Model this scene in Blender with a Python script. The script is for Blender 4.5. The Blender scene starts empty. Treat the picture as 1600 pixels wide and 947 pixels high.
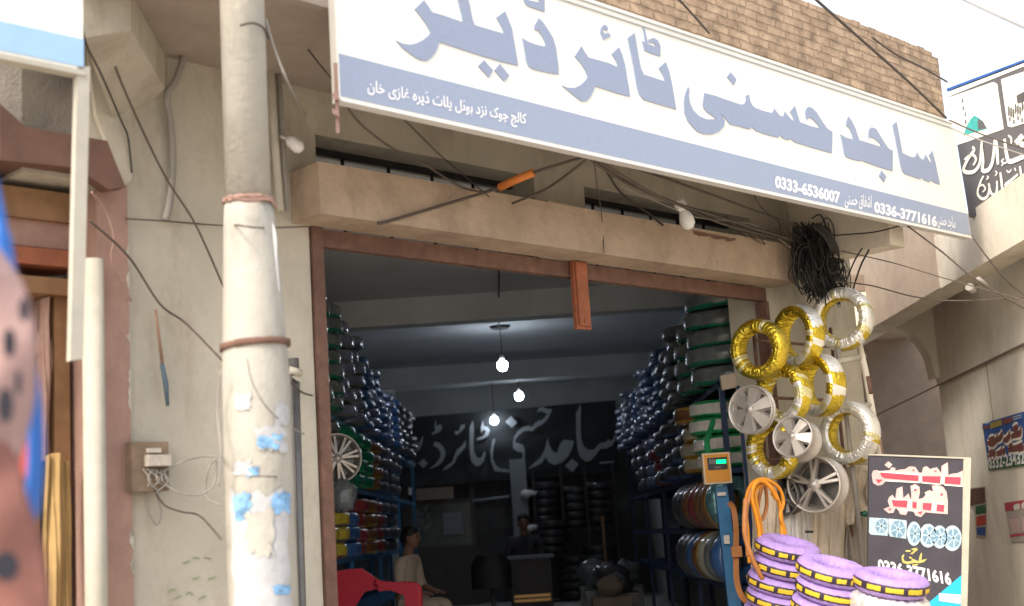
import bpy, bmesh, math, random, unicodedata
from mathutils import Vector, Matrix, Quaternion

random.seed(11)
SC = bpy.context.scene
COL = SC.collection
PI = math.pi

# ------------------------------------------------------------------ camera
F, PITCH, ROLL, HC = 2100.0, 0.168, -0.0644, 1.25     # focal length in photo pixels, radians, metres
_d = Vector((0, math.cos(PITCH), math.sin(PITCH)))
_u = Vector((0, -math.sin(PITCH), math.cos(PITCH)))
_r = Vector((1, 0, 0))
CR = _r * math.cos(ROLL) + _u * math.sin(ROLL)
CU = _u * math.cos(ROLL) - _r * math.sin(ROLL)
CAM = Vector((0, 0, HC))
cam = bpy.data.cameras.new('camera')
camo = bpy.data.objects.new('camera', cam)
COL.objects.link(camo)
camo.matrix_world = Matrix(((CR.x, CU.x, -_d.x, 0), (CR.y, CU.y, -_d.y, 0), (CR.z, CU.z, -_d.z, HC), (0, 0, 0, 1)))
cam.sensor_width = 36.0
cam.lens = F / 1600 * 36.0
cam.clip_start = 0.05
cam.clip_end = 3000
cam.dof.use_dof = True
cam.dof.focus_distance = 9.2
cam.dof.aperture_fstop = 1.7
SC.camera = camo

# ------------------------------------------------------------------ light
SUN_EL, SUN_AZ = math.radians(42), math.radians(215)   # azimuth of the sun, clockwise from +Y
w = bpy.data.worlds.new('World')
SC.world = w
w.use_nodes = True
nt = w.node_tree
sky = nt.nodes.new('ShaderNodeTexSky')
sky.sky_type = 'NISHITA'
sky.sun_disc = False
sky.sun_elevation = SUN_EL
sky.sun_rotation = SUN_AZ
sky.air_density = 1.0
sky.dust_density = 6.0
sky.ozone_density = 1.0
bg = nt.nodes['Background']
nt.links.new(sky.outputs[0], bg.inputs[0])
bg.inputs[1].default_value = 0.12
hz = nt.nodes.new('ShaderNodeBackground')            # thin bright cloud over the whole sky
hz.inputs[0].default_value = (0.95, 0.97, 1.0, 1)
hz.inputs[1].default_value = 0.42
ad = nt.nodes.new('ShaderNodeAddShader')
nt.links.new(bg.outputs[0], ad.inputs[0])
nt.links.new(hz.outputs[0], ad.inputs[1])
nt.links.new(ad.outputs[0], nt.nodes['World Output'].inputs[0])
sl = bpy.data.lights.new('sun', 'SUN')
sl.energy = 1.5
sl.angle = math.radians(12)
sl.color = (1.0, 0.95, 0.87)
so = bpy.data.objects.new('sun', sl)
COL.objects.link(so)
sd = Vector((math.sin(SUN_AZ) * math.cos(SUN_EL), math.cos(SUN_AZ) * math.cos(SUN_EL), math.sin(SUN_EL)))
so.rotation_euler = sd.to_track_quat('Z', 'Y').to_euler()
so.location = (0, -20, 30)
SC.view_settings.view_transform = 'Standard'
SC.view_settings.look = 'None'
SC.view_settings.gamma = 1.0
SC.view_settings.exposure = 1.0
SC.view_settings.use_curve_mapping = False
SC.cycles.max_bounces = 8
SC.cycles.use_denoising = True

# ------------------------------------------------------------------ geometry of the place
PH = 0.7796
FU = Vector((math.cos(PH), math.sin(PH), 0))          # along the shop front
FN = Vector((math.sin(PH), -math.cos(PH), 0))         # out of the shop front, to the street
OL = Vector((-0.9832, 6.8539, 0))                     # left jamb of the shop opening
OPEN = 3.906
FLOOR = 0.15
STREET = -0.1
UP = Vector((0, 0, 1))

def ray(x, y):
    return _d * F + CR * (x - 800) - CU * (y - 473.5)
def onp(x, y, P, N):
    v = ray(x, y)
    return CAM + v * ((P - CAM).dot(N) / v.dot(N))
def atY(x, y, Y):
    return onp(x, y, Vector((0, Y, 0)), Vector((0, 1, 0)))
def fp(x, y, w=0.0):
    """world point of a sight line on the plane w metres in front of the shop front"""
    return onp(x, y, OL + FN * w, FN)
def fs(x, y, w=0.0):
    q = fp(x, y, w)
    return (q - OL).dot(FU), q.z
def W(s, w, z):
    return OL + FU * s + FN * w + UP * z

# ------------------------------------------------------------------ materials
def mat(name, col, rough=0.75, metal=0.0, var=0.14, scale=6.0, bump=0.0, bscale=60.0, spec=0.4,
        stain=None, stain_amt=0.0, stretch=1.0, coat=0.0, emit=0.0, sscale=1.3):
    m = bpy.data.materials.new(name)
    m.use_nodes = True
    t = m.node_tree
    b = t.nodes['Principled BSDF']
    b.inputs['Roughness'].default_value = rough
    b.inputs['Metallic'].default_value = metal
    b.inputs['Specular IOR Level'].default_value = spec
    b.inputs['Coat Weight'].default_value = coat
    b.inputs['Coat Roughness'].default_value = 0.08
    tc = t.nodes.new('ShaderNodeTexCoord')
    n = t.nodes.new('ShaderNodeTexNoise')
    n.inputs['Scale'].default_value = scale
    n.inputs['Detail'].default_value = 6
    n.inputs['Roughness'].default_value = 0.65
    t.links.new(tc.outputs['Object'], n.inputs['Vector'])
    r = t.nodes.new('ShaderNodeValToRGB')
    r.color_ramp.elements[0].position = 0.3
    r.color_ramp.elements[1].position = 0.7
    lo = [max(0, c * (1 - var)) for c in col]
    hi = [min(1, c * (1 + var)) for c in col]
    r.color_ramp.elements[0].color = (*lo, 1)
    r.color_ramp.elements[1].color = (*hi, 1)
    t.links.new(n.outputs['Fac'], r.inputs[0])
    out = r.outputs[0]
    if stain:
        mp = t.nodes.new('ShaderNodeMapping')
        mp.inputs['Scale'].default_value = (sscale * stretch, sscale * stretch, sscale)
        t.links.new(tc.outputs['Object'], mp.inputs[0])
        n2 = t.nodes.new('ShaderNodeTexNoise')
        n2.inputs['Scale'].default_value = 1.0
        n2.inputs['Detail'].default_value = 8
        n2.inputs['Roughness'].default_value = 0.7
        t.links.new(mp.outputs[0], n2.inputs['Vector'])
        r2 = t.nodes.new('ShaderNodeValToRGB')
        r2.color_ramp.elements[0].position = 0.5
        r2.color_ramp.elements[1].position = 0.72
        r2.color_ramp.elements[0].color = (0, 0, 0, 1)
        r2.color_ramp.elements[1].color = (stain_amt,) * 3 + (1,)
        t.links.new(n2.outputs['Fac'], r2.inputs[0])
        mx = t.nodes.new('ShaderNodeMix')
        mx.data_type = 'RGBA'
        t.links.new(r2.outputs[0], mx.inputs[0])
        t.links.new(out, mx.inputs[6])
        mx.inputs[7].default_value = (*stain, 1)
        out = mx.outputs[2]
    t.links.new(out, b.inputs['Base Color'])
    if bump:
        nb = t.nodes.new('ShaderNodeTexNoise')
        nb.inputs['Scale'].default_value = bscale
        nb.inputs['Detail'].default_value = 5
        t.links.new(tc.outputs['Object'], nb.inputs['Vector'])
        bp = t.nodes.new('ShaderNodeBump')
        bp.inputs['Strength'].default_value = bump
        bp.inputs['Distance'].default_value = 0.02
        t.links.new(nb.outputs['Fac'], bp.inputs['Height'])
        t.links.new(bp.outputs[0], b.inputs['Normal'])
    if emit:
        b.inputs['Emission Color'].default_value = (*col, 1)
        b.inputs['Emission Strength'].default_value = emit
    return m

def brick_mat():
    m = mat('tan_brick', (0.36, 0.24, 0.15), rough=0.9, bump=0.5, bscale=25)
    t = m.node_tree
    b = t.nodes['Principled BSDF']
    tc = t.nodes.new('ShaderNodeTexCoord')
    mp = t.nodes.new('ShaderNodeMapping')
    mp.inputs['Rotation'].default_value = (0, 0, -PH)
    t.links.new(tc.outputs['Object'], mp.inputs[0])
    sp = t.nodes.new('ShaderNodeSeparateXYZ')
    t.links.new(mp.outputs[0], sp.inputs[0])
    cb = t.nodes.new('ShaderNodeCombineXYZ')
    t.links.new(sp.outputs['X'], cb.inputs['X'])
    t.links.new(sp.outputs['Z'], cb.inputs['Y'])
    nz = t.nodes.new('ShaderNodeTexNoise')
    nz.inputs['Scale'].default_value = 11.0
    t.links.new(tc.outputs['Object'], nz.inputs['Vector'])
    ma = t.nodes.new('ShaderNodeVectorMath')
    ma.operation = 'MULTIPLY_ADD'
    t.links.new(nz.outputs['Color'], ma.inputs[0])
    ma.inputs[1].default_value = (0.035, 0.022, 0)
    t.links.new(cb.outputs[0], ma.inputs[2])
    br = t.nodes.new('ShaderNodeTexBrick')
    br.inputs['Scale'].default_value = 1.0
    br.inputs['Brick Width'].default_value = 0.21
    br.inputs['Row Height'].default_value = 0.058
    br.inputs['Mortar Size'].default_value = 0.009
    br.inputs['Mortar Smooth'].default_value = 0.6
    br.inputs['Bias'].default_value = -0.2
    br.inputs['Color1'].default_value = (0.44, 0.33, 0.23, 1)
    br.inputs['Color2'].default_value = (0.375, 0.272, 0.187, 1)
    br.inputs['Mortar'].default_value = (0.345, 0.255, 0.175, 1)
    t.links.new(ma.outputs[0], br.inputs['Vector'])
    n2 = t.nodes.new('ShaderNodeTexNoise')
    n2.inputs['Scale'].default_value = 9.0
    n2.inputs['Detail'].default_value = 8
    t.links.new(tc.outputs['Object'], n2.inputs['Vector'])
    rr = t.nodes.new('ShaderNodeValToRGB')
    rr.color_ramp.elements[0].position = 0.3
    rr.color_ramp.elements[1].position = 0.7
    rr.color_ramp.elements[0].color = (0.55, 0.53, 0.5, 1)
    rr.color_ramp.elements[1].color = (1.15, 1.12, 1.08, 1)
    t.links.new(n2.outputs['Fac'], rr.inputs[0])
    mx = t.nodes.new('ShaderNodeMix')
    mx.data_type = 'RGBA'
    mx.blend_type = 'MULTIPLY'
    mx.inputs[0].default_value = 1.0
    t.links.new(br.outputs['Color'], mx.inputs[6])
    t.links.new(rr.outputs[0], mx.inputs[7])
    t.links.new(mx.outputs[2], b.inputs['Base Color'])
    bp = t.nodes.new('ShaderNodeBump')
    bp.inputs['Strength'].default_value = 0.9
    bp.inputs['Distance'].default_value = 0.012
    bp.invert = True
    t.links.new(br.outputs['Fac'], bp.inputs['Height'])
    old = [l for l in t.links if l.to_node == b and l.to_socket.name == 'Normal'][0].from_node
    t.links.new(old.outputs[0], bp.inputs['Normal'])
    t.links.new(bp.outputs[0], b.inputs['Normal'])
    return m

M = {}
def mk(name, *a, **k):
    M[name] = mat(name, *a, **k)
mk('plaster', (0.46, 0.425, 0.345), rough=0.9, var=0.1, scale=3, bump=0.25, bscale=30, stain=(0.29, 0.235, 0.175), stain_amt=0.75, stretch=2.6)
mk('pole_paint', (0.40, 0.385, 0.335), rough=0.8, var=0.1, scale=5, bump=0.2, bscale=40, stain=(0.26, 0.225, 0.18), stain_amt=0.8, stretch=4)
mk('beam_plaster', (0.39, 0.30, 0.215), rough=0.92, var=0.2, scale=3, bump=0.5, bscale=22, stain=(0.215, 0.16, 0.12), stain_amt=0.9, stretch=1.6)
mk('soffit', (0.34, 0.29, 0.24), rough=0.95, var=0.1, scale=4, bump=0.15, stain=(0.24, 0.2, 0.165), stain_amt=0.5)
mk('interior_paint', (0.36, 0.37, 0.36), rough=0.85, var=0.08, scale=2, stain=(0.24, 0.25, 0.25), stain_amt=0.4)
mk('ceiling_paint', (0.66, 0.70, 0.71), rough=0.85, var=0.06, scale=2, stain=(0.42, 0.42, 0.40), stain_amt=0.4)
mk('interior_gloom', (0.10, 0.10, 0.10), rough=0.85, var=0.2)
mk('floor_cement', (0.42, 0.40, 0.38), rough=0.7, var=0.25, bump=0.1)
mk('pink_plaster', (0.36, 0.225, 0.18), rough=0.9, var=0.12, bump=0.25, stain=(0.22, 0.13, 0.10), stain_amt=0.6, stretch=2)
mk('rust', (0.155, 0.085, 0.06), rough=0.8, var=0.3, scale=14, bump=0.25, stain=(0.09, 0.045, 0.035), stain_amt=0.7)
mk('rust_bright', (0.29, 0.095, 0.045), rough=0.7, var=0.25, scale=10, bump=0.2)
mk('street_dust', (0.40, 0.35, 0.29), rough=0.95, var=0.2, scale=2, bump=0.3)
mk('sign_white', (0.78, 0.775, 0.71), rough=0.45, var=0.015, scale=1.5)
mk('sign_blue', (0.285, 0.335, 0.445), rough=0.45, var=0.05, scale=60)
mk('sign_lettering', (0.265, 0.31, 0.42), rough=0.45, var=0.05, scale=60)
mk('white_print', (0.82, 0.82, 0.82), rough=0.5, var=0.03)
mk('grey_rail', (0.42, 0.42, 0.40), rough=0.5, var=0.08)
mk('pale_blue', (0.33, 0.52, 0.75), rough=0.5, var=0.05)
mk('cream_wood', (0.44, 0.415, 0.345), rough=0.7, var=0.1, scale=8, stain=(0.4, 0.35, 0.26), stain_amt=0.5, stretch=3)
mk('orange_wood', (0.27, 0.15, 0.07), rough=0.6, var=0.25, scale=5, stain=(0.16, 0.07, 0.03), stain_amt=0.6)
mk('brown_shutter', (0.13, 0.07, 0.052), rough=0.7, var=0.25, scale=6)
mk('concrete', (0.33, 0.30, 0.26), rough=0.95, var=0.15, bump=0.3, stain=(0.22, 0.19, 0.16), stain_amt=0.5)
mk('white_wall', (0.70, 0.64, 0.53), rough=0.9, var=0.07, bump=0.2, stain=(0.40, 0.34, 0.25), stain_amt=0.6, stretch=1.8)
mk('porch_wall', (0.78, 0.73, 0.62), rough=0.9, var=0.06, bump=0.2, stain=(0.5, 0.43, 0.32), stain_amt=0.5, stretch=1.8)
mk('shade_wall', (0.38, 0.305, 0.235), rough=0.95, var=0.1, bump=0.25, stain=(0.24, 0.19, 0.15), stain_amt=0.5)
mk('brown_wall', (0.22, 0.17, 0.13), rough=0.9, var=0.15)
mk('cable_black', (0.015, 0.014, 0.014), rough=0.5, var=0.2)
mk('cable_brown', (0.085, 0.065, 0.052), rough=0.7, var=0.2)
mk('cable_grey', (0.28, 0.26, 0.23), rough=0.7, var=0.15)
mk('orange_sleeve', (0.55, 0.17, 0.03), rough=0.6)
mk('white_plastic', (0.72, 0.71, 0.68), rough=0.35, var=0.04)
mk('dark_sign', (0.105, 0.10, 0.105), rough=0.6, var=0.06)
mk('board_black', (0.05, 0.046, 0.06), rough=0.45, var=0.2, stain=(0.06, 0.06, 0.07), stain_amt=0.5, sscale=9)
mk('cream_print', (0.80, 0.78, 0.68), rough=0.6, var=0.03)
mk('print_red', (0.52, 0.06, 0.095), rough=0.5, var=0.1)
mk('print_pink', (0.62, 0.44, 0.42), rough=0.5, var=0.1)
mk('print_ice', (0.42, 0.55, 0.62), rough=0.45, var=0.25, scale=40)
mk('print_steel', (0.18, 0.30, 0.40), rough=0.45, var=0.35, scale=40)
mk('print_yellow', (0.50, 0.44, 0.14), rough=0.5)
mk('print_cyan', (0.02, 0.42, 0.72), rough=0.5, var=0.03)
mk('dome_green', (0.05, 0.34, 0.31), rough=0.6, var=0.2, scale=20)
mk('poster_blue', (0.03, 0.09, 0.30), rough=0.6, var=0.25, scale=20)
mk('poster_green', (0.03, 0.12, 0.06), rough=0.6)
mk('poster_paper', (0.44, 0.40, 0.34), rough=0.8, var=0.2, scale=25)
mk('paper_white', (0.40, 0.405, 0.41), rough=0.8, var=0.08, scale=12, bump=0.3, bscale=20)
mk('paper_blue', (0.17, 0.33, 0.52), rough=0.8, var=0.6, scale=16)
mk('rack_blue', (0.012, 0.035, 0.10), rough=0.5, var=0.2)
mk('rack_light_blue', (0.035, 0.17, 0.36), rough=0.5, var=0.2, scale=10, stain=(0.1, 0.12, 0.14), stain_amt=0.6, sscale=6)
mk('gold_foil', (0.66, 0.50, 0.05), rough=0.2, metal=0.9, var=0.15, scale=18, bump=0.5, bscale=45)
mk('silver_foil', (0.86, 0.85, 0.80), rough=0.3, metal=0.6, var=0.08, scale=18, bump=0.4, bscale=45)
mk('pale_gold_foil', (0.74, 0.68, 0.36), rough=0.3, metal=0.65, var=0.15, scale=18, bump=0.4, bscale=45)
mk('alloy', (0.48, 0.45, 0.41), rough=0.42, metal=0.6, var=0.12, scale=8)
mk('alloy_dark', (0.16, 0.155, 0.15), rough=0.5, metal=0.6, var=0.2)
mk('lilac_wrap', (0.35, 0.235, 0.54), rough=0.6, var=0.16, scale=22, bump=0.5, bscale=40)
mk('yellow_band', (0.62, 0.42, 0.03), rough=0.5, var=0.12)
mk('black_band', (0.03, 0.02, 0.035), rough=0.5)
mk('rubber', (0.018, 0.018, 0.02), rough=0.5, var=0.3, coat=0.4)
mk('wrap_clear', (0.13, 0.15, 0.15), rough=0.3, var=0.5, scale=9, coat=0.5, bump=0.35, bscale=12)
mk('wrap_green', (0.01, 0.16, 0.09), rough=0.25, var=0.3, scale=9, coat=0.5, bump=0.35, bscale=12)
mk('wrap_dark', (0.06, 0.06, 0.066), rough=0.32, var=0.5, scale=9, coat=0.5, bump=0.35, bscale=12)
mk('wrap_blue', (0.04, 0.105, 0.27), rough=0.32, var=0.4, scale=9, coat=0.5, bump=0.35, bscale=12)
mk('wrap_silver', (0.20, 0.23, 0.34), rough=0.25, metal=0.3, var=0.5, scale=9, coat=0.5, bump=0.35, bscale=12)
mk('wrap_amber', (0.38, 0.22, 0.02), rough=0.3, var=0.4, scale=9, coat=0.5, bump=0.35, bscale=12)
mk('wrap_lime', (0.02, 0.30, 0.10), rough=0.3, var=0.4, scale=9, coat=0.5, bump=0.35, bscale=12)
mk('wrap_red', (0.22, 0.035, 0.035), rough=0.3, var=0.3, scale=9, coat=1.0)
mk('wrap_brown', (0.17, 0.075, 0.03), rough=0.35, var=0.4, scale=9, coat=0.8)
mk('wrap_yellow', (0.42, 0.33, 0.04), rough=0.35, var=0.3, scale=9, coat=0.6)
mk('wrap_cyan', (0.18, 0.42, 0.46), rough=0.22, metal=0.6, var=0.5, scale=14, coat=1.0, bump=0.8, bscale=25)
mk('wrap_pale', (0.42, 0.41, 0.32), rough=0.3, var=0.2, coat=0.8)
mk('label_white', (0.62, 0.60, 0.56), rough=0.6, var=0.15, scale=20)
mk('device_orange', (0.62, 0.27, 0.02), rough=0.45, var=0.05)
mk('device_rim', (0.66, 0.50, 0.34), rough=0.5)
mk('device_black', (0.02, 0.02, 0.022), rough=0.3)
mk('led_green', (0.0, 0.75, 0.22), emit=1.3)
mk('bulb_light', (0.80, 0.88, 1.0), emit=36.0)
mk('orange_rubber', (0.68, 0.26, 0.015), rough=0.45, var=0.15, scale=10)
mk('orange_strap', (0.42, 0.17, 0.05), rough=0.55, var=0.2, scale=10)
mk('sackcloth', (0.50, 0.42, 0.32), rough=0.9, var=0.15, scale=6, bump=0.4, bscale=14, stain=(0.33, 0.26, 0.19), stain_amt=0.6)
mk('grey_cloth', (0.48, 0.46, 0.43), rough=0.9, var=0.2, scale=8, bump=0.3, bscale=14)
mk('red_plastic', (0.62, 0.025, 0.05), rough=0.4, var=0.05)
mk('kameez', (0.50, 0.40, 0.30), rough=0.9, var=0.08, bump=0.3, bscale=20)
mk('dark_kameez', (0.045, 0.045, 0.05), rough=0.9, var=0.08)
mk('skin', (0.24, 0.12, 0.075), rough=0.55, var=0.06)
mk('hair', (0.012, 0.011, 0.011), rough=0.6)
mk('desk_wood', (0.07, 0.06, 0.055), rough=0.5, var=0.2)
mk('brass', (0.62, 0.36, 0.14), rough=0.3, metal=0.7)
mk('banner_cloth', (0.014, 0.017, 0.018), rough=0.8, var=0.25)
mk('banner_print', (0.22, 0.24, 0.25), rough=0.7, var=0.06)
mk('glass_green', (0.11, 0.13, 0.11), rough=0.2, var=0.15)
mk('grey_paint', (0.22, 0.24, 0.26), rough=0.6, var=0.1)
mk('polka_pink', (0.36, 0.235, 0.215), rough=0.85, var=0.08, bump=0.2)
mk('polka_rust', (0.22, 0.095, 0.075), rough=0.85, var=0.1, bump=0.2)
mk('dot_black', (0.012, 0.012, 0.02), rough=0.85)
mk('bright_blue', (0.02, 0.13, 0.46), rough=0.5, var=0.1)
mk('bright_red', (0.48, 0.06, 0.04), rough=0.6)
mk('yellow_cloth', (0.36, 0.235, 0.095), rough=0.9, var=0.15, bump=0.3, bscale=10)
mk('meter_wood', (0.20, 0.145, 0.10), rough=0.85, var=0.25, scale=12)
mk('green_paint', (0.25, 0.31, 0.17), rough=0.9, var=0.3)
mk('blue_handle', (0.085, 0.125, 0.16), rough=0.7, var=0.2)
mk('stick_wood', (0.26, 0.16, 0.11), rough=0.85, var=0.2)
M['brick'] = brick_mat()

# ------------------------------------------------------------------ mesh helpers
class MB:
    def __init__(s):
        s.v, s.f, s.m, s.sm = [], [], [], []
    def add(s, vs, fs_, mi=0, smooth=False):
        o = len(s.v)
        s.v += [Vector(x) for x in vs]
        for k, q in enumerate(fs_):
            s.f.append([o + i for i in q])
            s.m.append(mi[k] if isinstance(mi, list) else mi)
            s.sm.append(smooth)
        return s
    def hexa(s, p, mi=0):
        """eight corners: bottom ring 0-3, top ring 4-7"""
        return s.add(p, [(3, 2, 1, 0), (4, 5, 6, 7), (0, 1, 5, 4), (1, 2, 6, 5), (2, 3, 7, 6), (3, 0, 4, 7)], mi)
    def box(s, a, b, mi=0):
        x0, y0, z0 = a
        x1, y1, z1 = b
        return s.hexa([(x0, y0, z0), (x1, y0, z0), (x1, y1, z0), (x0, y1, z0), (x0, y0, z1), (x1, y0, z1), (x1, y1, z1), (x0, y1, z1)], mi)
    def fbox(s, s0, s1, w0, w1, z0, z1, mi=0):
        """box in shop-front coordinates"""
        return s.hexa([W(s0, w1, z0), W(s1, w1, z0), W(s1, w0, z0), W(s0, w0, z0), W(s0, w1, z1), W(s1, w1, z1), W(s1, w0, z1), W(s0, w0, z1)], mi)
    def tube(s, pts, r, n=8, mi=0, smooth=True, cap=True):
        pts = [Vector(p) for p in pts]
        rs = r if isinstance(r, (list, tuple)) else [r] * len(pts)
        o = len(s.v)
        prev = None
        for i, p in enumerate(pts):
            t = (pts[min(i + 1, len(pts) - 1)] - pts[max(i - 1, 0)]).normalized()
            if prev is None:
                a = t.cross(Vector((0, 0, 1)))
                if a.length < 0.05:
                    a = t.cross(Vector((1, 0, 0)))
            else:
                a = prev - t * prev.dot(t)
            a.normalize()
            prev = a
            b = t.cross(a)
            for k in range(n):
                q = 2 * PI * k / n
                s.v.append(p + a * math.cos(q) * rs[i] + b * math.sin(q) * rs[i])
        for i in range(len(pts) - 1):
            for k in range(n):
                k2 = (k + 1) % n
                s.f.append([o + i * n + k, o + i * n + k2, o + (i + 1) * n + k2, o + (i + 1) * n + k])
                s.m.append(mi)
                s.sm.append(smooth)
        if cap:
            s.f.append([o + k for k in range(n)][::-1])
            s.f.append([o + (len(pts) - 1) * n + k for k in range(n)])
            s.m += [mi, mi]
            s.sm += [False, False]
        return s
    def torus(s, R, r, h, seg=40, sec=14, sq=2.6, mi=None, jit=0.0, smooth=True, wrinkle=0.0, M4=None):
        """ring lying flat: R centre radius, r half width, h half height, superellipse section"""
        o = len(s.v)
        for i in range(seg):
            a = 2 * PI * i / seg
            k = 1 + (wrinkle * random.uniform(-1, 1) if wrinkle else 0)
            for j in range(sec):
                q = 2 * PI * j / sec
                c, sn = math.cos(q), math.sin(q)
                c = math.copysign(abs(c) ** (2 / sq), c)
                sn = math.copysign(abs(sn) ** (2 / sq), sn)
                rr = R + r * c * k + random.uniform(-jit, jit)
                p = Vector((rr * math.cos(a), rr * math.sin(a), h * sn * k + random.uniform(-jit, jit)))
                s.v.append(M4 @ p if M4 else p)
        for i in range(seg):
            for j in range(sec):
                i2, j2 = (i + 1) % seg, (j + 1) % sec
                s.f.append([o + i * sec + j, o + i2 * sec + j, o + i2 * sec + j2, o + i * sec + j2])
                s.m.append(mi(i, j) if mi else 0)
                s.sm.append(smooth)
        return s
    def lathe(s, prof, n=32, mi=0, smooth=True):
        o = len(s.v)
        for i in range(n):
            a = 2 * PI * i / n
            for (r, z) in prof:
                s.v.append(Vector((r * math.cos(a), r * math.sin(a), z)))
        k = len(prof)
        for i in range(n):
            i2 = (i + 1) % n
            for j in range(k - 1):
                s.f.append([o + i * k + j, o + i2 * k + j, o + i2 * k + j + 1, o + i * k + j + 1])
                s.m.append(mi)
                s.sm.append(smooth)
        return s
    def prism(s, poly, n, t, mi=0, back=True):
        """planar outline (world points) given a thickness t along n"""
        n = Vector(n)
        poly = [Vector(p) for p in poly]
        k = len(poly)
        vs = [p + n * t for p in poly] + poly
        fs_ = [list(range(k))]
        if back:
            fs_.append(list(range(2 * k - 1, k - 1, -1)))
        fs_ += [[i, i + k, (i + 1) % k + k, (i + 1) % k] for i in range(k)]
        return s.add(vs, fs_, mi)
    def grid(s, fn, nu, nv, mi=0, smooth=True):
        o = len(s.v)
        for i in range(nu + 1):
            for j in range(nv + 1):
                s.v.append(Vector(fn(i / nu, j / nv)))
        for i in range(nu):
            for j in range(nv):
                a = o + i * (nv + 1) + j
                s.f.append([a, a + nv + 1, a + nv + 2, a + 1])
                s.m.append(mi(i, j) if callable(mi) else mi)
                s.sm.append(smooth)
        return s
    def blob(s, c, rx, ry, rz, n=12, mi=0, jit=0.0):
        o = len(s.v)
        c = Vector(c)
        for i in range(n + 1):
            t = PI * i / n
            for k in range(2 * n):
                a = PI * k / n
                q = 1 + random.uniform(-jit, jit)
                s.v.append(c + Vector((rx * math.sin(t) * math.cos(a) * q, ry * math.sin(t) * math.sin(a) * q, rz * math.cos(t) * q)))
        for i in range(n):
            for k in range(2 * n):
                k2 = (k + 1) % (2 * n)
                s.f.append([o + i * 2 * n + k, o + (i + 1) * 2 * n + k, o + (i + 1) * 2 * n + k2, o + i * 2 * n + k2])
                s.m.append(mi)
                s.sm.append(True)
        return s

def mesh_of(name, mb, mats, off=None, clean=False):
    me = bpy.data.meshes.new(name)
    vs = [v - off for v in mb.v] if off is not None else mb.v
    me.from_pydata([tuple(v) for v in vs], [], mb.f)
    for m in (mats if isinstance(mats, (list, tuple)) else [mats]):
        me.materials.append(M[m])
    for p, mi, sm in zip(me.polygons, mb.m, mb.sm):
        p.material_index = mi
        p.use_smooth = sm
    bm = bmesh.new()
    bm.from_mesh(me)
    if clean:
        bmesh.ops.remove_doubles(bm, verts=bm.verts, dist=1e-5)
    bmesh.ops.recalc_face_normals(bm, faces=bm.faces)
    bm.to_mesh(me)
    bm.free()
    me.update()
    return me

def tag(o, label=None, cat=None, group=None, kind=None):
    if label: o['label'] = label
    if cat: o['category'] = cat
    if group: o['group'] = group
    if kind: o['kind'] = kind
    return o

def solo(name, mb, mats, label=None, cat=None, group=None, kind=None):
    """a thing that is one mesh; origin at the middle of its base"""
    lo = Vector([min(v[i] for v in mb.v) for i in range(3)])
    hi = Vector([max(v[i] for v in mb.v) for i in range(3)])
    off = Vector(((lo.x + hi.x) / 2, (lo.y + hi.y) / 2, lo.z))
    o = bpy.data.objects.new(name, mesh_of(name, mb, mats, off))
    o.location = off
    COL.objects.link(o)
    return tag(o, label, cat, group, kind)

def thing(name, label, cat, loc=(0, 0, 0), quat=None, group=None):
    o = bpy.data.objects.new(name, None)
    o.empty_display_size = 0.1
    o.location = loc
    if quat:
        o.rotation_mode = 'QUATERNION'
        o.rotation_quaternion = quat
    COL.objects.link(o)
    return tag(o, label, cat, group)

def part(name, mb, mats, parent, local=False, label=None):
    """a part; vertices in world space unless local; parents at top level are never rotated unless parts are local"""
    root = parent
    off = Vector((0, 0, 0))
    if not local:
        q = parent
        while q:
            off += q.location
            q = q.parent
    o = bpy.data.objects.new(name, mesh_of(name, mb, mats, None if local else off))
    COL.objects.link(o)
    o.parent = root
    if label: o['label'] = label
    return o

def dup(o, loc, quat=None, label=None, group=None):
    c = o.copy()
    COL.objects.link(c)
    c.location = loc
    if quat:
        c.rotation_mode = 'QUATERNION'
        c.rotation_quaternion = quat
    if label: c['label'] = label
    if group: c['group'] = group
    for ch in list(o.children):
        d = ch.copy()
        COL.objects.link(d)
        d.parent = c
        for g in list(ch.children):
            e = g.copy()
            COL.objects.link(e)
            e.parent = d
    return c

def sag(a, b, drop, n=12):
    a, b = Vector(a), Vector(b)
    return [a.lerp(b, i / n) - UP * drop * 4 * (i / n) * (1 - i / n) for i in range(n + 1)]
def curve(pts, n=8):
    """smooth path through points"""
    pts = [Vector(p) for p in pts]
    out = []
    for i in range(len(pts) - 1):
        p0, p1, p2, p3 = pts[max(i - 1, 0)], pts[i], pts[i + 1], pts[min(i + 2, len(pts) - 1)]
        for k in range(n):
            t = k / n
            out.append(0.5 * ((2 * p1) + (p2 - p0) * t + (2 * p0 - 5 * p1 + 4 * p2 - p3) * t * t + (3 * p1 - p0 - 3 * p2 + p3) * t ** 3))
    return out + [pts[-1]]

# writing ----------------------------------------------------------
_FORM = {}
for _c in list(range(0xFB50, 0xFE00)) + list(range(0xFE70, 0xFEFD)):
    _q = unicodedata.decomposition(chr(_c)).split()
    if len(_q) == 2 and _q[0] in ('<isolated>', '<final>', '<initial>', '<medial>'):
        _FORM.setdefault(chr(int(_q[1], 16)), {}).setdefault(_q[0][1:4], chr(_c))
def urdu(s):
    """letters in their joined shapes, in drawing order"""
    out = []
    for i, ch in enumerate(s):
        f = _FORM.get(ch)
        if not f:
            out.append(ch)
            continue
        pv = _FORM.get(s[i - 1]) if i else None
        nx = _FORM.get(s[i + 1]) if i + 1 < len(s) else None
        jp = bool(pv and 'ini' in pv)
        jn = bool(nx and 'fin' in nx and 'ini' in f)
        k = ('med' if jn else 'fin') if jp else ('ini' if jn else 'iso')
        out.append(f.get(k) or f.get('iso') or ch)
    return ''.join(reversed(out))

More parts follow.
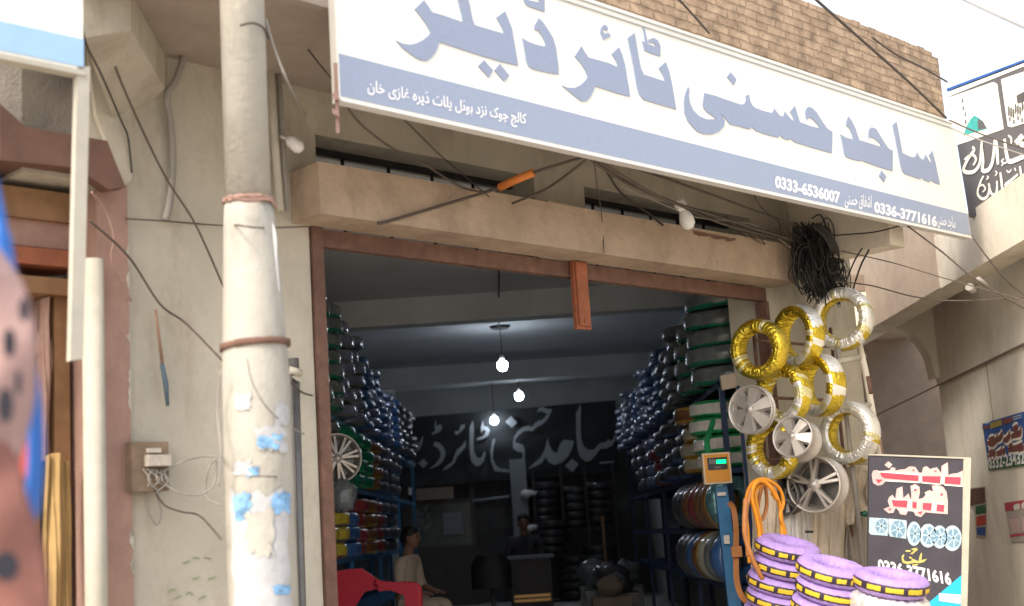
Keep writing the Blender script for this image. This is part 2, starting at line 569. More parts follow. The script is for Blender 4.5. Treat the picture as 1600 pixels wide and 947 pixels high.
def text_mesh(body, bold=0.0):
    cu = bpy.data.curves.new('writing', 'FONT')
    cu.body = body
    cu.offset = bold
    cu.resolution_u = 3
    o = bpy.data.objects.new('writing', cu)
    COL.objects.link(o)
    dg = bpy.context.evaluated_depsgraph_get()
    me = bpy.data.meshes.new_from_object(o.evaluated_get(dg))
    bpy.data.objects.remove(o)
    bpy.data.curves.remove(cu)
    return me

def text_part(name, body, mats, parent, p0, p1, height, up, n, lift=0.004, bold=0.02, slant=0.0):
    """writing stretched between two base-line points on a surface"""
    me = text_mesh(body, bold)
    xs = [v.co.x for v in me.vertices]
    ys = [v.co.y for v in me.vertices]
    x0, x1, y0, y1 = min(xs), max(xs), min(ys), max(ys)
    p0, p1, up, n = Vector(p0), Vector(p1), Vector(up), Vector(n)
    off = Vector((0, 0, 0))
    q = parent
    while q:
        off += q.location
        q = q.parent
    for v in me.vertices:
        a = (v.co.x - x0) / (x1 - x0)
        b = (v.co.y - y0) / (y1 - y0)
        v.co = p0.lerp(p1, a) + up * height * b + n * lift - off
    me.materials.clear()
    me.materials.append(M[mats])
    for p in me.polygons:
        p.material_index = 0
    o = bpy.data.objects.new(name, me)
    COL.objects.link(o)
    o.parent = parent
    return o

def stroke(mb, pts, wd, n, t, mi=0):
    """flat ribbon stroke of varying width on a plane with normal n"""
    pts = curve(pts, 4)
    n = Vector(n)
    k = len(pts)
    L, R = [], []
    for i, p in enumerate(pts):
        d = (pts[min(i + 1, k - 1)] - pts[max(i - 1, 0)]).normalized()
        sd_ = n.cross(d).normalized()
        u = i / (k - 1)
        ww = (wd if not isinstance(wd, (list, tuple)) else wd[min(int(u * len(wd)), len(wd) - 1)]) * 0.5
        ww *= 0.45 + 0.55 * math.sin(PI * (0.12 + 0.76 * u))
        L.append(p + sd_ * ww + n * t)
        R.append(p - sd_ * ww + n * t)
    mb.add(L + R, [[i, i + 1, k + i + 1, k + i] for i in range(k - 1)], mi)
    return mb
# ================================================================== the setting
g = MB(); g.add([(-600, -600, STREET), (600, -600, STREET), (600, 600, STREET), (-600, 600, STREET)], [(0, 1, 2, 3)])
solo('ground', g, 'street_dust', kind='structure')

# ------------------------------------------------------------------ the tyre shop building
TOPZ = 3.63
TH = 0.35
XL, XR, YB = -2.0, 2.0, 22.0
sl_ = (XL - OL.x) / FU.x        # where the side walls meet the front
sr_ = (XR - OL.x) / FU.x
shop = thing('shop_building', 'cream plastered shop building with a wide open front and a tan brick parapet', 'shop building', W(2, 0, STREET))
b = MB()
b.fbox(-1.24, -0.065, -TH, 0, STREET, TOPZ)
b.fbox(-1.60, -1.24, -TH, 0, 2.95, TOPZ)
b.fbox(3.99, 5.17, -TH, 0, STREET, TOPZ)
# over the lintel, with two slots
b.fbox(-0.065, 3.99, -TH, 0, 3.385, TOPZ)
b.fbox(-0.065, 0.0, -TH, 0, 2.88, 3.385)
b.fbox(1.64, 2.09, -TH, 0, 2.88, 3.385)
b.fbox(3.87, 3.99, -TH, 0, 2.88, 3.385)
part('front_wall', b, 'plaster', shop)
b = MB(); b.fbox(-0.17, 4.03, 0.003, 0.25, 2.88, 3.15)
# rough upper arris
for i in range(26):
    s0 = random.uniform(-0.1, 3.9)
    b.fbox(s0, s0 + random.uniform(.05, .22), random.uniform(.02, .1), random.uniform(.14, .235), 3.15, 3.15 + random.uniform(.004, .018))
lb = part('lintel_beam', b, 'beam_plaster', shop)
b = MB()
for (xa, xb, ya, yb) in ((1082, 1112, 362, 369), (1108, 1134, 367, 373), (1130, 1150, 371, 375)):
    p = [fs(xa, ya - 2, .25), fs((xa + xb) / 2, ya + 1, .25), fs(xb, yb - 3, .25), fs(xb - 3, yb + 1, .25), fs((xa * 2 + xb) / 3, ya + 7, .25), fs(xa + 2, ya + 4, .25)]
    b.prism([W(s, .2515, min(z, 3.152)) for s, z in p], FN, .002)
part('chipped_edge', b, 'rust', lb)
b = MB(); b.fbox(-0.06, 3.99, -0.06, -0.005, 2.78, 2.875); b.fbox(-0.06, 3.99, -0.16, -0.062, 2.82, 2.877)
part('shutter_header', b, 'rust', shop)
b = MB(); b.fbox(-0.055, 0.014, -0.08, 0.016, STREET, 2.878)
part('shutter_guide', b, 'rust', shop)
b = MB(); b.fbox(3.945, 3.988, -0.08, 0.012, STREET, 2.775)
part('shutter_guide', b, 'rust', shop)
b = MB(); b.fbox(1.90, 2.03, 0.004, 0.03, 2.45, 2.876); b.fbox(1.915, 2.015, 0.03, 0.045, 2.47, 2.87)
b.tube([W(1.965, .045, 2.5), W(1.965, .052, 2.5)], .014, 8)
part('shutter_post', b, 'rust_bright', shop)
for (a0, a1) in ((0.0, 1.64), (2.09, 3.87)):
    b = MB()
    n_ = 4 if a0 < 1 else 5
    for k in range(1, n_ + 1):
        s0 = a0 + (a1 - a0) * k / (n_ + 1)
        b.tube([W(s0, -.2, 2.9), W(s0, -.2, 3.385)], .011, 6)
    b.fbox(a0, a1, -.22, -.19, 3.35, 3.384)
    part('ventilator_bars', b, 'cable_black', shop)
b = MB(); b.fbox(-1.7, 5.2, -TH, 0.95, TOPZ, TOPZ + 0.14)
part('canopy_slab', b, 'soffit', shop)
b = MB(); b.fbox(4.37, 4.57, 0.002, 0.82, 3.08, TOPZ - .002)
part('canopy_bracket', b, 'white_wall', shop)
q = [fp(130, 60, .6), fp(205, 47, .6), fp(262, 147, .003), fp(178, 190, .003)]
b = MB(); b.hexa(q + [Vector((p.x, p.y, TOPZ - .002)) for p in q])
part('canopy_bracket', b, 'plaster', shop)
b = MB(); b.fbox(-1.7, 5.2, 0.80, 0.93, TOPZ + 0.14, 4.60)
for i in range(60):
    s0 = -1.6 + i * 0.112
    b.fbox(s0, s0 + .105, .80, .93, 4.60, 4.61 + random.choice((0.02, .022, .024, .03, .016)))
part('parapet', b, 'brick', shop)
# room behind the front
b = MB()
P0, P1 = W(sl_, -TH, 0), W(sr_, -TH, 0)
def wallq(mb, p, q, z0, z1, t):
    p, q = Vector(p), Vector(q)
    n = (q - p).normalized().cross(UP) * t
    pts = [p, q, q + n, p + n]
    mb.hexa([Vector((a.x, a.y, z0)) for a in pts] + [Vector((a.x, a.y, z1)) for a in pts])
wallq(b, (XL, 6.18, 0), (XL, YB, 0), STREET, TOPZ, -.2)
part('side_wall', b, 'interior_paint', shop)
b = MB(); wallq(b, (XR, P1.y + .05, 0), (XR, YB, 0), STREET, TOPZ, .2)
part('side_wall', b, 'interior_paint', shop)
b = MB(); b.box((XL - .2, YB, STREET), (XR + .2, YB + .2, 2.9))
part('back_wall', b, 'interior_gloom', shop)  # bulb-lit top and gloomy bottom of one wall put into its colours
b = MB(); b.box((XL - .2, YB - .004, 2.9), (XR + .2, YB + .2, TOPZ))
part('back_wall', b, 'interior_paint', shop)
b = MB()
pts = [W(-2.0, -TH + .01, 0), W(5.2, -TH + .01, 0), Vector((XR + .9, YB + .2, 0)), Vector((XL - .3, YB + .2, 0))]
b.hexa([Vector((p.x, p.y, TOPZ)) for p in pts] + [Vector((p.x, p.y, TOPZ + .15)) for p in pts])
part('ceiling', b, 'ceiling_paint', shop)
b = MB(); b.box((XL, 13.3, 3.36), (XR, 13.55, TOPZ - .002))
part('ceiling_beam', b, 'ceiling_paint', shop)
b = MB(); b.box((XL, 18.9, 3.36), (XR, 19.15, TOPZ - .002))
part('ceiling_beam', b, 'ceiling_paint', shop)
b = MB()
pts = [W(sl_, .05, 0), W(sr_ + .3, .05, 0), Vector((XR, YB, 0)), Vector((XL, YB, 0))]
b.hexa([Vector((p.x, p.y, STREET + .003)) for p in pts] + [Vector((p.x, p.y, FLOOR)) for p in pts])
part('floor', b, 'floor_cement', shop)
p0, p1 = atY(797, 740, 21.0), atY(822, 740, 21.0)
b = MB(); b.box((p0.x, 21.0, FLOOR), (p1.x, 21.25, 2.35)); 
part('pillar', b, 'grey_paint', shop)
# glazed office partition at the back
b = MB()
a0, a1 = atY(640, 790, 21.6), atY(738, 850, 21.6)
b.box((a0.x - .12, 21.6, FLOOR), (a0.x, 21.66, 2.1)); b.box((a1.x, 21.6, FLOOR), (a1.x + .08, 21.66, 2.1))
b.box((a0.x, 21.6, a0.z), (a1.x, 21.66, a0.z + .06)); b.box((a0.x, 21.6, FLOOR), (a1.x, 21.66, a1.z)); b.box((a0.x, 21.6, 2.02), (a1.x, 21.66, 2.1))
pt = part('partition', b, 'desk_wood', shop)
b = MB(); b.box((a0.x, 21.62, a1.z), (a1.x, 21.64, a0.z))
part('pane', b, 'glass_green', pt)
# pink strip and left post belong to the pier between the two shops
b = MB(); b.fbox(-1.262, -1.11, 0.002, 0.03, STREET, 2.95)
part('painted_strip', b, 'pink_plaster', shop)
rnd_ = random.Random(3)
b = MB()
for k in range(11):
    z_ = rnd_.uniform(.7, 2.85); h_ = rnd_.uniform(.012, .07); d_ = rnd_.uniform(.004, .022)
    n_ = 9
    pts_ = [W(-1.108, .0315, z_ - h_), W(-1.108, .0315, z_ + h_)] + [W(-1.1105 - d_ * math.sin(PI * (j + .5) / n_) * rnd_.uniform(.3, 1), .0315, z_ + h_ * (1 - 2 * (j + .5) / n_)) for j in range(n_)]
    b.prism(pts_, FN, .002)
part('peeling_edge', b, 'plaster', shop)
# wedge of plaster over the strip
b = MB()
q = [fs(135, 62, 0.03), fs(205, 60, 0.03), fs(205, 282, 0.03), fs(193, 292, 0.03), fs(150, 180, .03)]
b.prism([W(s, .004, z) for s, z in q], FN, .03)
part('wall_piece', b, 'plaster', shop)

# ------------------------------------------------------------------ neighbouring shop on the left
nb = thing('neighbour_shop', 'brown timber front of the neighbouring shop at the left edge', 'shop building', W(-2.2, 0, STREET))
def band(name, y0, y1, m, w0, w1, x=60, s0=-2.9, s1=-1.30):
    z0, z1 = fs(x, y1, w1)[1], fs(x, y0, w1)[1]
    b = MB(); b.fbox(s0, s1, w0, w1, z0, z1)
    return part(name, b, m, nb)
band('concrete_lintel', 60, 204, 'concrete', -.3, .0)
band('shutter_box', 206, 252, 'brown_shutter', -.35, .12, s1=-1.27)
band('board', 296, 342, 'orange_wood', -.34, -.12, s1=-1.27)
band('board', 343, 386, 'pink_plaster', -.34, -.16, s1=-1.27)
band('board', 387, 413, 'rust_bright', -.34, -.12, s1=-1.27)
band('board', 432, 458, 'orange_wood', -.34, -.14, s1=-1.27)
q = [fs(0, 162, .15), fs(40, 198, .15), (-1.27, fs(120, 212, .15)[1]), fs(196, 292, .15), fs(170, 296, .15), fs(120, 262, .15), fs(0, 250, .15)]
b = MB(); b.prism([W(s, .08, z) for s, z in q], FN, .07)
part('shutter_hood', b, 'brown_shutter', nb)
b = MB()
for (x0, x1, w_, z1) in ((86, 110, -.2, 2.5), (40, 62, -.3, 2.5)):
    s0, s1 = fs(x0, 700, w_)[0], fs(x1, 700, w_)[0]
    b.fbox(s0, s1, w_ - .05, w_, STREET, z1)
part('door_frame', b, 'orange_wood', nb)
b = MB()
b.fbox(-6, -1.1, -1.3, -1.25, STREET, TOPZ); b.fbox(-6, -1.0, -1.25, -.36, TOPZ - .3, TOPZ - .2); b.fbox(-1.2, -1.1, -1.25, -.36, STREET, TOPZ)
b.box((-2.32, 6.2, STREET), (-2.215, 13, TOPZ))
part('inner_wall', b, 'brown_wall', nb)
b = MB(); b.tube([W(fs(149, 800, .1)[0], .1, STREET), W(fs(149, 800, .1)[0], .1, 2.56)], .048, 14)
part('post', b, 'cream_wood', nb)
b = MB(); b.fbox(-1.262, -1.245, -.35, -.001, STREET, 2.9); part('door_reveal', b, 'pink_plaster', nb)
b = MB(); b.fbox(-1.62, -1.24, -.375, -.358, STREET, 2.95); part('door_leaf', b, 'brown_wall', nb)
for (x0_, x1_, w_, m_) in ((112, 121, -.34, 'brown_shutter'), (78, 85, -.34, 'brown_shutter'), (64, 72, -.33, 'cream_wood')):
    b = MB(); b.fbox(fs(x0_, 700, w_)[0], fs(x1_, 700, w_)[0], w_ - .012, w_, STREET, 2.45); part('door_plank', b, m_, nb)
b = MB()
for k in range(4):
    x_, y_ = 66 + k * 9, 540 + k * 20
    b.blob(fp(x_, y_, -.25), .035, .035, .09, 6, jit=.2)
part('shelf_goods', b, 'pink_plaster', nb)

# hanging wood strip with its sign above
sg = thing('shop_sign', 'white and pale blue sign board at the top left corner', 'sign', W(-2.4, 1.0, 3.07))
z0, z1 = 3.075, 3.17
b = MB(); b.fbox(-3.2, -1.81, .96, 1.0, z0, 3.95)
part('panel', b, 'sign_white', sg)
b = MB(); b.fbox(-3.2, -1.8105, 1.0005, 1.004, z0 + .015, z1 + .03)
part('colour_band', b, 'pale_blue', sg)
b = MB(); b.fbox(-3.2, -1.805, .955, 1.008, z0 - .02, z0)
part('frame', b, 'cream_wood', sg)
b = MB()
t0, t1 = fp(131, 104, 1.0), fp(120, 562, 1.0)
dx = (fp(141, 104, 1.0) - t0)
b.hexa([t1 - dx * .95, t1 + dx * .95, t1 + dx * .95 - FN * .03, t1 - dx * .95 - FN * .03, t0 - dx, t0 + dx, t0 + dx - FN * .03, t0 - dx - FN * .03])
solo('wooden_batten', b, 'cream_wood', 'pale wooden batten hanging down from the pale blue corner sign', 'batten')

# ------------------------------------------------------------------ neighbouring arcade on the right
XA = 3.6
ar = thing('arcade_building', 'plastered arcade building beyond the shop with an arched opening', 'building', (4.2, 11, STREET))
b = MB(); b.box((XA, 7.2, 3.03), (XA + .25, 16.0, 3.47))
part('fascia_beam', b, 'white_wall', ar)
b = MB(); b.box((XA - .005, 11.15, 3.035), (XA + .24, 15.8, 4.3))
part('wall_piece', b, 'shade_wall', ar)  # taller left stretch of the wall, canopy shadow put into its darker colour
wd = Vector((-.095, -.995, 0)).normalized()
wp = Vector((4.29, 13.7, 0))
def AW(t, z, o=0):   # on the poster wall: t metres towards the camera, o metres out
    return wp + wd * t + Vector((-wd.y, wd.x, 0)) * (-o) * 1.0 + UP * z
if (AW(0, 0, 1) - AW(0, 0, 0)).x > 0:
    _AW = AW
    AW = lambda t, z, o=0: _AW(t, z, -o)
def awx(x, y):
    n = (AW(0, 0, 1) - AW(0, 0, 0)).normalized()
    p = onp(x, y, wp, n)
    return (p - wp).dot(wd), p.z
def awbox(mb, t0, t1, z0, z1, o0, o1, mi=0):
    mb.hexa([AW(t0, z0, o0), AW(t1, z0, o0), AW(t1, z0, o1), AW(t0, z0, o1), AW(t0, z1, o0), AW(t1, z1, o0), AW(t1, z1, o1), AW(t0, z1, o1)], mi)
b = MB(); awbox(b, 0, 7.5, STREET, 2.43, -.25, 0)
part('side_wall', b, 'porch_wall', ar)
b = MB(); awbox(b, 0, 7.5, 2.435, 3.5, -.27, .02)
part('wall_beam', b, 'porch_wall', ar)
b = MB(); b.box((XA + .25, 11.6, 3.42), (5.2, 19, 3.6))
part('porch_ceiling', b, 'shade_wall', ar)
# cross arch
arc = [(2.9, 3.42), (4.3, 3.42), (4.3, 2.5), (4.21, 2.5), (4.19, 2.62)]
for k in range(1, 11):
    a = PI / 2 * k / 10
    arc.append((4.19 - .42 * (1 - math.cos(a)) , 2.62 + .42 * math.sin(a)))
arc += [(3.4, 3.05), (2.9, 3.05)]
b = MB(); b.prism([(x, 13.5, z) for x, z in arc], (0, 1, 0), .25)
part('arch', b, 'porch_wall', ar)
b = MB(); b.box((2.4, 17.5, STREET), (6.0, 17.7, 3.6)); 
part('back_wall', b, 'brown_wall', ar)
b = MB(); b.box((2.3, 13.6, STREET), (2.5, 17.5, 3.6)); b.box((2.4, 13.5, 3.43), (5.2, 17.5, 3.6))
b.box((2.3, 11.2, STREET), (2.45, 13.5, 4.2))
part('inner_wall', b, 'brown_wall', ar)
b = MB()
c0, c1 = awx(1372, 660), awx(1600, 545)
awbox(b, c0[0] - .2, c1[0] + .6, 2.428, 2.442, .02, .024)
awbox(b, 2.0, 2.012, 1.9, 2.43, .0, .003)
part('crack', b, 'brown_wall', ar)

# ------------------------------------------------------------------ sky-side neighbour signboard
n_ = Vector((-.93, -.36, 0)).normalized()
Q0 = Vector((3.52, 10.3, 0))
def dq(zx, zy):
    return onp(1470 + zx / 3.946, 100 + zy / 3.946, Q0, n_)
ds = thing('hoarding', 'dark grey hoarding with white calligraphy and a green dome picture above', 'sign', onp(1560, 340, Q0, n_))
TL, TR, BL, BR = dq(45, 160), dq(650, -75), dq(175, 947), dq(700, 800)
b = MB(); b.prism([TL, BL, BR, TR], -n_, .05)
part('panel', b, 'dark_sign', ds)
b = MB()
for pl in ([(48, 172), (620, -45), (625, -30), (52, 200)], [(52, 207), (325, 112), (348, 124), (388, 402), (90, 505)], [(374, 95), (640, 5), (660, 320), (440, 390), (416, 384)]):
    b.prism([dq(*p) for p in pl], n_, .004, back=False)
part('picture_field', b, 'cream_print', ds)
b = MB(); b.prism([dq(*p) for p in [(44, 152), (640, -72), (640, -60), (44, 168)]], n_, .012)
part('top_rail', b, 'poster_blue', ds)
b = MB(); b.prism([dq(*p) for p in [(145, 440), (160, 390), (185, 345), (210, 318), (235, 330), (262, 352), (285, 392), (290, 398), (230, 415)]], n_, .008, back=False)
part('dome_picture', b, 'dome_green', ds)
b = MB()
b.prism([dq(*p) for p in [(470, 195), (560, 150), (575, 210), (478, 245)]], n_, .008, back=False)
for k in range(9):
    x0, y0 = 418 + k * 14, 262 - k * 4 + (k % 3) * 12
    b.prism([dq(*p) for p in [(x0, y0), (x0 + 9, y0 - 3), (x0 + 11, y0 + 55 - k * 3), (x0 + 1, y0 + 60)]], n_, .007, back=False)
for (x0, y0) in ((425, 330), (450, 345), (475, 322), (500, 335), (132, 215), (137, 262), (150, 300), (152, 345)):
    b.prism([dq(*p) for p in [(x0, y0), (x0 + 8, y0 - 3), (x0 + 10, y0 + 22), (x0 + 1, y0 + 25)]], n_, .007, back=False)
b.prism([dq(*p) for p in [(232, 335), (262, 352), (285, 392), (288, 396), (235, 404)]], n_, .009, back=False)
part('ink_picture', b, 'alloy_dark', ds)
b = MB()
def cs(pts, wd_):
    stroke(b, [dq(*p) for p in pts], wd_, n_, .008)
k_ = .0014
cs([(200, 512), (212, 530), (190, 560), (165, 600), (145, 650), (165, 668), (205, 665), (232, 640), (248, 600), (255, 520), (258, 470)], 22 * k_)
cs([(150, 590), (175, 570), (205, 560), (222, 590), (205, 625)], 16 * k_)
cs([(258, 520), (266, 600), (262, 655), (295, 655), (318, 620), (330, 560), (338, 465)], 24 * k_)
cs([(345, 470), (352, 540), (358, 620)], 24 * k_)
cs([(398, 462), (408, 540), (425, 600), (470, 590), (513, 572), (560, 560), (600, 500)], 26 * k_)
cs([(395, 585), (380, 598), (395, 612), (412, 606)], 10 * k_)
cs([(395, 610), (380, 628)], 8 * k_)
cs([(420, 440), (440, 460), (438, 500)], 12 * k_)
for (x_, y_) in ((478, 478), (500, 452), (508, 498)):
    b.prism([dq(*p) for p in [(x_ - 20, y_), (x_ - 2, y_ - 20), (x_ + 18, y_ + 2), (x_, y_ + 22)]], n_, .009, back=False)
cs([(268, 690), (245, 740), (232, 800), (262, 832), (295, 812), (305, 760), (300, 735)], 16 * k_)
cs([(240, 760), (262, 745), (280, 770), (262, 790)], 10 * k_)
cs([(300, 740), (318, 800), (345, 800), (352, 760), (350, 720)], 16 * k_)
cs([(372, 668), (380, 730), (386, 785)], 17 * k_)
cs([(480, 680), (435, 720), (405, 745), (425, 772), (470, 772), (505, 755), (500, 680), (492, 630)], 18 * k_)
cs([(430, 742), (452, 735), (455, 750), (440, 758)], 9 * k_)
cs([(340, 660), (352, 672), (340, 690)], 8 * k_)
cs([(410, 655), (425, 668), (440, 650)], 8 * k_)
cs([(460, 640), (468, 660)], 8 * k_)
cs([(290, 690), (300, 700), (285, 712)], 8 * k_)
part('calligraphy', b, 'cream_print', ds)

# ------------------------------------------------------------------ main sign over the shop
SW = 1.0
SZ0, SZ1 = 3.19, 4.075
S0, S1 = -0.60, 5.24
ms = thing('shop_sign', 'long white and blue shop sign with big Urdu lettering above the shop opening', 'sign', W(2.3, SW, SZ0))
def SGN(x, y):
    s, z = fs(x, y, SW)
    return W(s, SW, z)
b = MB(); b.hexa([W(S0, SW, SZ0), W(S1, SW, SZ0), W(S1, SW - .05, SZ0), W(S0, SW - .05, SZ0),
                  W(S0, SW, SZ1), W(5.15, SW, SZ1), W(5.15, SW - .05, SZ1), W(S0, SW - .05, SZ1)])
part('panel', b, 'sign_white', ms)
b = MB(); b.prism([W(S0 + .008, SW, SZ0 + .012), W(S1 - .012, SW, SZ0 + .012), W(S1 - .028, SW, 3.365), W(S0 + .008, SW, 3.40)], FN, .003, back=False)
part('colour_band', b, 'sign_blue', ms)
b = MB(); b.fbox(S0, S1, SW - .052, SW + .007, SZ0 - .012, SZ0 - .001)
part('bottom_edge', b, 'white_plastic', ms)
b = MB(); b.fbox(S0, 5.15, SW + .001, SW + .007, 4.012, 4.020); b.fbox(S0, 5.15, SW + .001, SW + .007, 4.048, 4.056)
part('rail', b, 'grey_rail', ms)
def zpoly(ox, oy, sc, pts):
    return [(ox + x / sc, oy + y / sc) for x, y in pts]
LT = []
LT.append(zpoly(600, 0, 6.667, [(120,425),(180,455),(260,470),(330,455),(400,420),(445,385),(480,345),(460,300),(420,235),(370,165),(315,100),(410,5),(450,60),(495,130),(600,160),(700,195),(815,235),(800,150),(775,50),(740,-120),(690,-330),(780,-420),(830,-180),(870,0),(890,70),(905,160),(920,225),(940,265),(1040,295),(1140,325),(1250,355),(1225,295),(1165,185),(1255,120),(1290,210),(1325,300),(1345,420),(1370,560),(1390,685),(1200,640),(1000,580),(800,515),(650,465),(570,440),(555,490),(530,545),(490,600),(440,635),(380,630),(330,605),(250,550),(180,495)]))
LT.append(zpoly(600, 0, 6.667, [(1035,630),(1130,735),(1085,810),(975,690)]))
LT.append(zpoly(600, 0, 6.667, [(1200,670),(1300,790),(1245,850),(1145,735)]))
LT.append(zpoly(800, 0, 5.2625, [(80,315),(120,340),(180,365),(230,378),(275,385),(262,340),(240,295),(210,250),(180,248),(178,215),(215,150),(250,185),(300,260),(335,320),(355,390),(365,470),(378,560),(378,610),(340,608),(250,590),(170,570),(130,545),(112,500),(100,430),(88,360)]))
LT.append(zpoly(800, 0, 5.2625, [(60,-150),(82,-110),(98,-30),(135,5),(222,25),(210,-20),(150,-25),(180,-60),(235,-50),(262,0),(262,98),(128,52),(105,35),(88,-10)]))
LT.append(zpoly(800, 0, 5.2625, [(405,705),(450,722),(510,725),(560,700),(600,660),(617,630),(595,575),(560,520),(512,465),(565,380),(600,440),(625,475),(700,495),(790,520),(868,555),(855,510),(815,445),(875,390),(900,450),(925,540),(940,640),(955,720),(965,795),(850,765),(760,735),(680,710),(665,745),(645,790),(610,830),(570,835),(540,815),(480,765)]))
LT.append(zpoly(800, 0, 5.2625, [(750,205),(775,215),(785,240),(775,255),(760,240),(745,245),(740,262),(755,280),(790,275),(808,300),(770,318),(745,330),(735,300),(720,270),(725,235)]))
LT.append(zpoly(960, 40, 4.7333, [(93,95),(145,55),(160,150),(180,260),(192,320),(215,365),(290,388),(370,415),(355,370),(325,315),(375,270),(400,340),(420,430),(435,520),(452,620),(350,590),(215,550),(180,510),(160,450),(140,330),(115,200)]))
LT.append(zpoly(960, 40, 4.7333, [(205,5),(222,35),(240,125),(255,145),(305,160),(300,140),(280,125),(255,128),(248,105),(285,92),(318,112),(335,150),(335,228),(270,208),(218,185),(200,115),(220,130),(215,60)]))
up_ = zpoly(1140, 100, 5.92, [(0,345),(100,378),(130,370),(145,345),(143,295),(175,285),(183,340),(205,385),(235,410),(320,440),(385,455),(400,435),(403,405),(430,445),(465,485),(490,485),(505,440),(530,475),(560,510),(592,535),(580,490),(555,440),(598,390),(620,460),(645,540),(740,575),(835,600),(810,560),(770,515),(735,495),(705,520),(693,460),(700,420),(720,398),(755,405),(800,450),(850,530),(900,600),(945,630),(940,825),(780,780),(600,725),(560,690),(545,705),(500,695),(460,660),(445,680),(340,655),(240,620),(205,585),(180,605),(90,580),(0,560)])
LT.append(zpoly(960, 40, 4.7333, [(850,730),(820,690),(775,645),(790,665),(812,705),(805,745),(770,785),(720,805),(660,803),(610,785),(570,745),(535,700),(512,640),(508,560),(520,500),(540,455),(550,470),(545,520),(552,570),(580,630),(620,670),(680,695),(755,695),(720,665),(680,640),(655,610),(648,580),(660,500),(740,520)]) + up_)
LT.append(zpoly(960, 40, 4.7333, [(855,345),(898,400),(878,440),(830,380)]))
LT.append(zpoly(1280, 150, 5.918, [(190,355),(240,385),(310,405),(300,360),(270,290),(245,275),(243,240),(265,190),(295,230),(330,300),(365,410),(450,435),(575,475),(550,430),(500,390),(465,380),(455,405),(448,350),(455,310),(480,290),(520,305),(560,370),(610,450),(640,490),(675,508),(672,693),(560,660),(430,615),(395,598),(370,602),(290,582),(245,565),(225,530),(210,450),(198,390)]))
LT.append(zpoly(1280, 150, 5.918, [(570,692),(615,745),(595,797),(548,738)]))
LT.append(zpoly(1280, 150, 5.918, [(672,270),(710,238),(730,340),(750,450),(765,530),(830,560),(870,570),(892,550),(897,520),(925,570),(955,595),(972,560),(978,540),(1010,600),(1038,628),(1025,580),(1010,550),(1042,510),(1070,620),(1092,730),(1112,820),(1060,800),(1030,778),(1015,795),(980,785),(945,755),(930,768),(860,745),(790,722),(760,690),(742,620),(718,500),(695,380)]))
b = MB()
for pl in LT:
    b.prism([SGN(*p) for p in pl], FN, .006, back=False)
part('lettering', b, 'sign_lettering', ms)
def sgt(name, body, a, c, hp, bold):
    """writing on the sign's blue band between two base-line pixels, hp pixels high"""
    p0, p1 = SGN(*a), SGN(*c)
    q0 = SGN(a[0], a[1] - hp)
    text_part(name, body, 'white_print', ms, p0, p1, (q0 - p0).length, (q0 - p0).normalized(), FN, .005, bold)
sgt('phone_number', '0333-6536007', (1210, 294), (1312, 319.5), 20.5, .045)
sgt('phone_number', '0336-3771616', (1365, 332.5), (1463, 355.5), 18.5, .045)
sgt('small_writing', urdu('اشفاق حسنی'), (1319, 325), (1361, 331), 26, .012)
sgt('small_writing', urdu('ساجد حسنی'), (1464, 356), (1492, 362.5), 24, .012)
sgt('small_writing', urdu('کالج چوک نزد ہوٹل پلاٹ ڈیرہ غازی خان'), (573, 152), (822, 203), 30, .02)
# ================================================================== poles, boxes, things on the left pier
pw = 1.04
PS, PS2 = fs(380, 60, pw)[0], fs(402, 640, pw)[0]
def pp(x, y, w_=pw):
    return fp(x, y, w_)
pole = thing('utility_pole', 'cream painted utility pole with torn posters standing left of the shop opening', 'pole', W(PS2, pw, STREET))
zj = fs(384, 314, pw)[1]
b = MB(); b.tube([W(PS, pw, zj - .03), W(PS, pw, 5.2)], .092, 24); part('upper_shaft', b, 'pole_paint', pole)
b = MB(); b.tube([W(PS2, pw, STREET), W(PS2, pw, 1.9), W(PS2 * .7 + PS * .3, pw, zj - .45), W(PS2 * .3 + PS * .7, pw, zj - .12), W(PS, pw, zj)], [.137, .134, .121, .106, .096], 28); part('lower_shaft', b, 'pole_paint', pole)
zc = fs(398, 540, pw)[1]
b = MB(); b.torus(.1345, .007, .013, 48, 8, 4, wrinkle=.15); b.v = [Vector((v.x, v.y, v.z + .05 * v.x)) + W(PS2, pw, zc) for v in b.v]
cl = part('clamp', b, 'rust', pole)
b = MB(); b.hexa([fp(437, 562, pw + .09), fp(448, 562, pw + .09), fp(448, 562, pw + .06), fp(437, 562, pw + .06), fp(431, 504, pw + .09), fp(441, 504, pw + .09), fp(441, 504, pw + .06), fp(431, 504, pw + .06)])
part('tab', b, 'rust_bright', cl)
b = MB(); b.torus(.099, .007, .008, 40, 8, 2, jit=.004); b.torus(.1, .005, .006, 40, 8, 2, jit=.003, M4=Matrix.Rotation(.12, 4, 'X')); b.v = [v + W(PS, pw, zj) for v in b.v]
b.tube(curve([fp(358, 306, pw + .1), fp(385, 314, pw + .12), fp(420, 312, pw + .1), fp(432, 325, pw + .08)], 4), .007, 6)
part('cloth_tie', b, 'pink_plaster', pole)
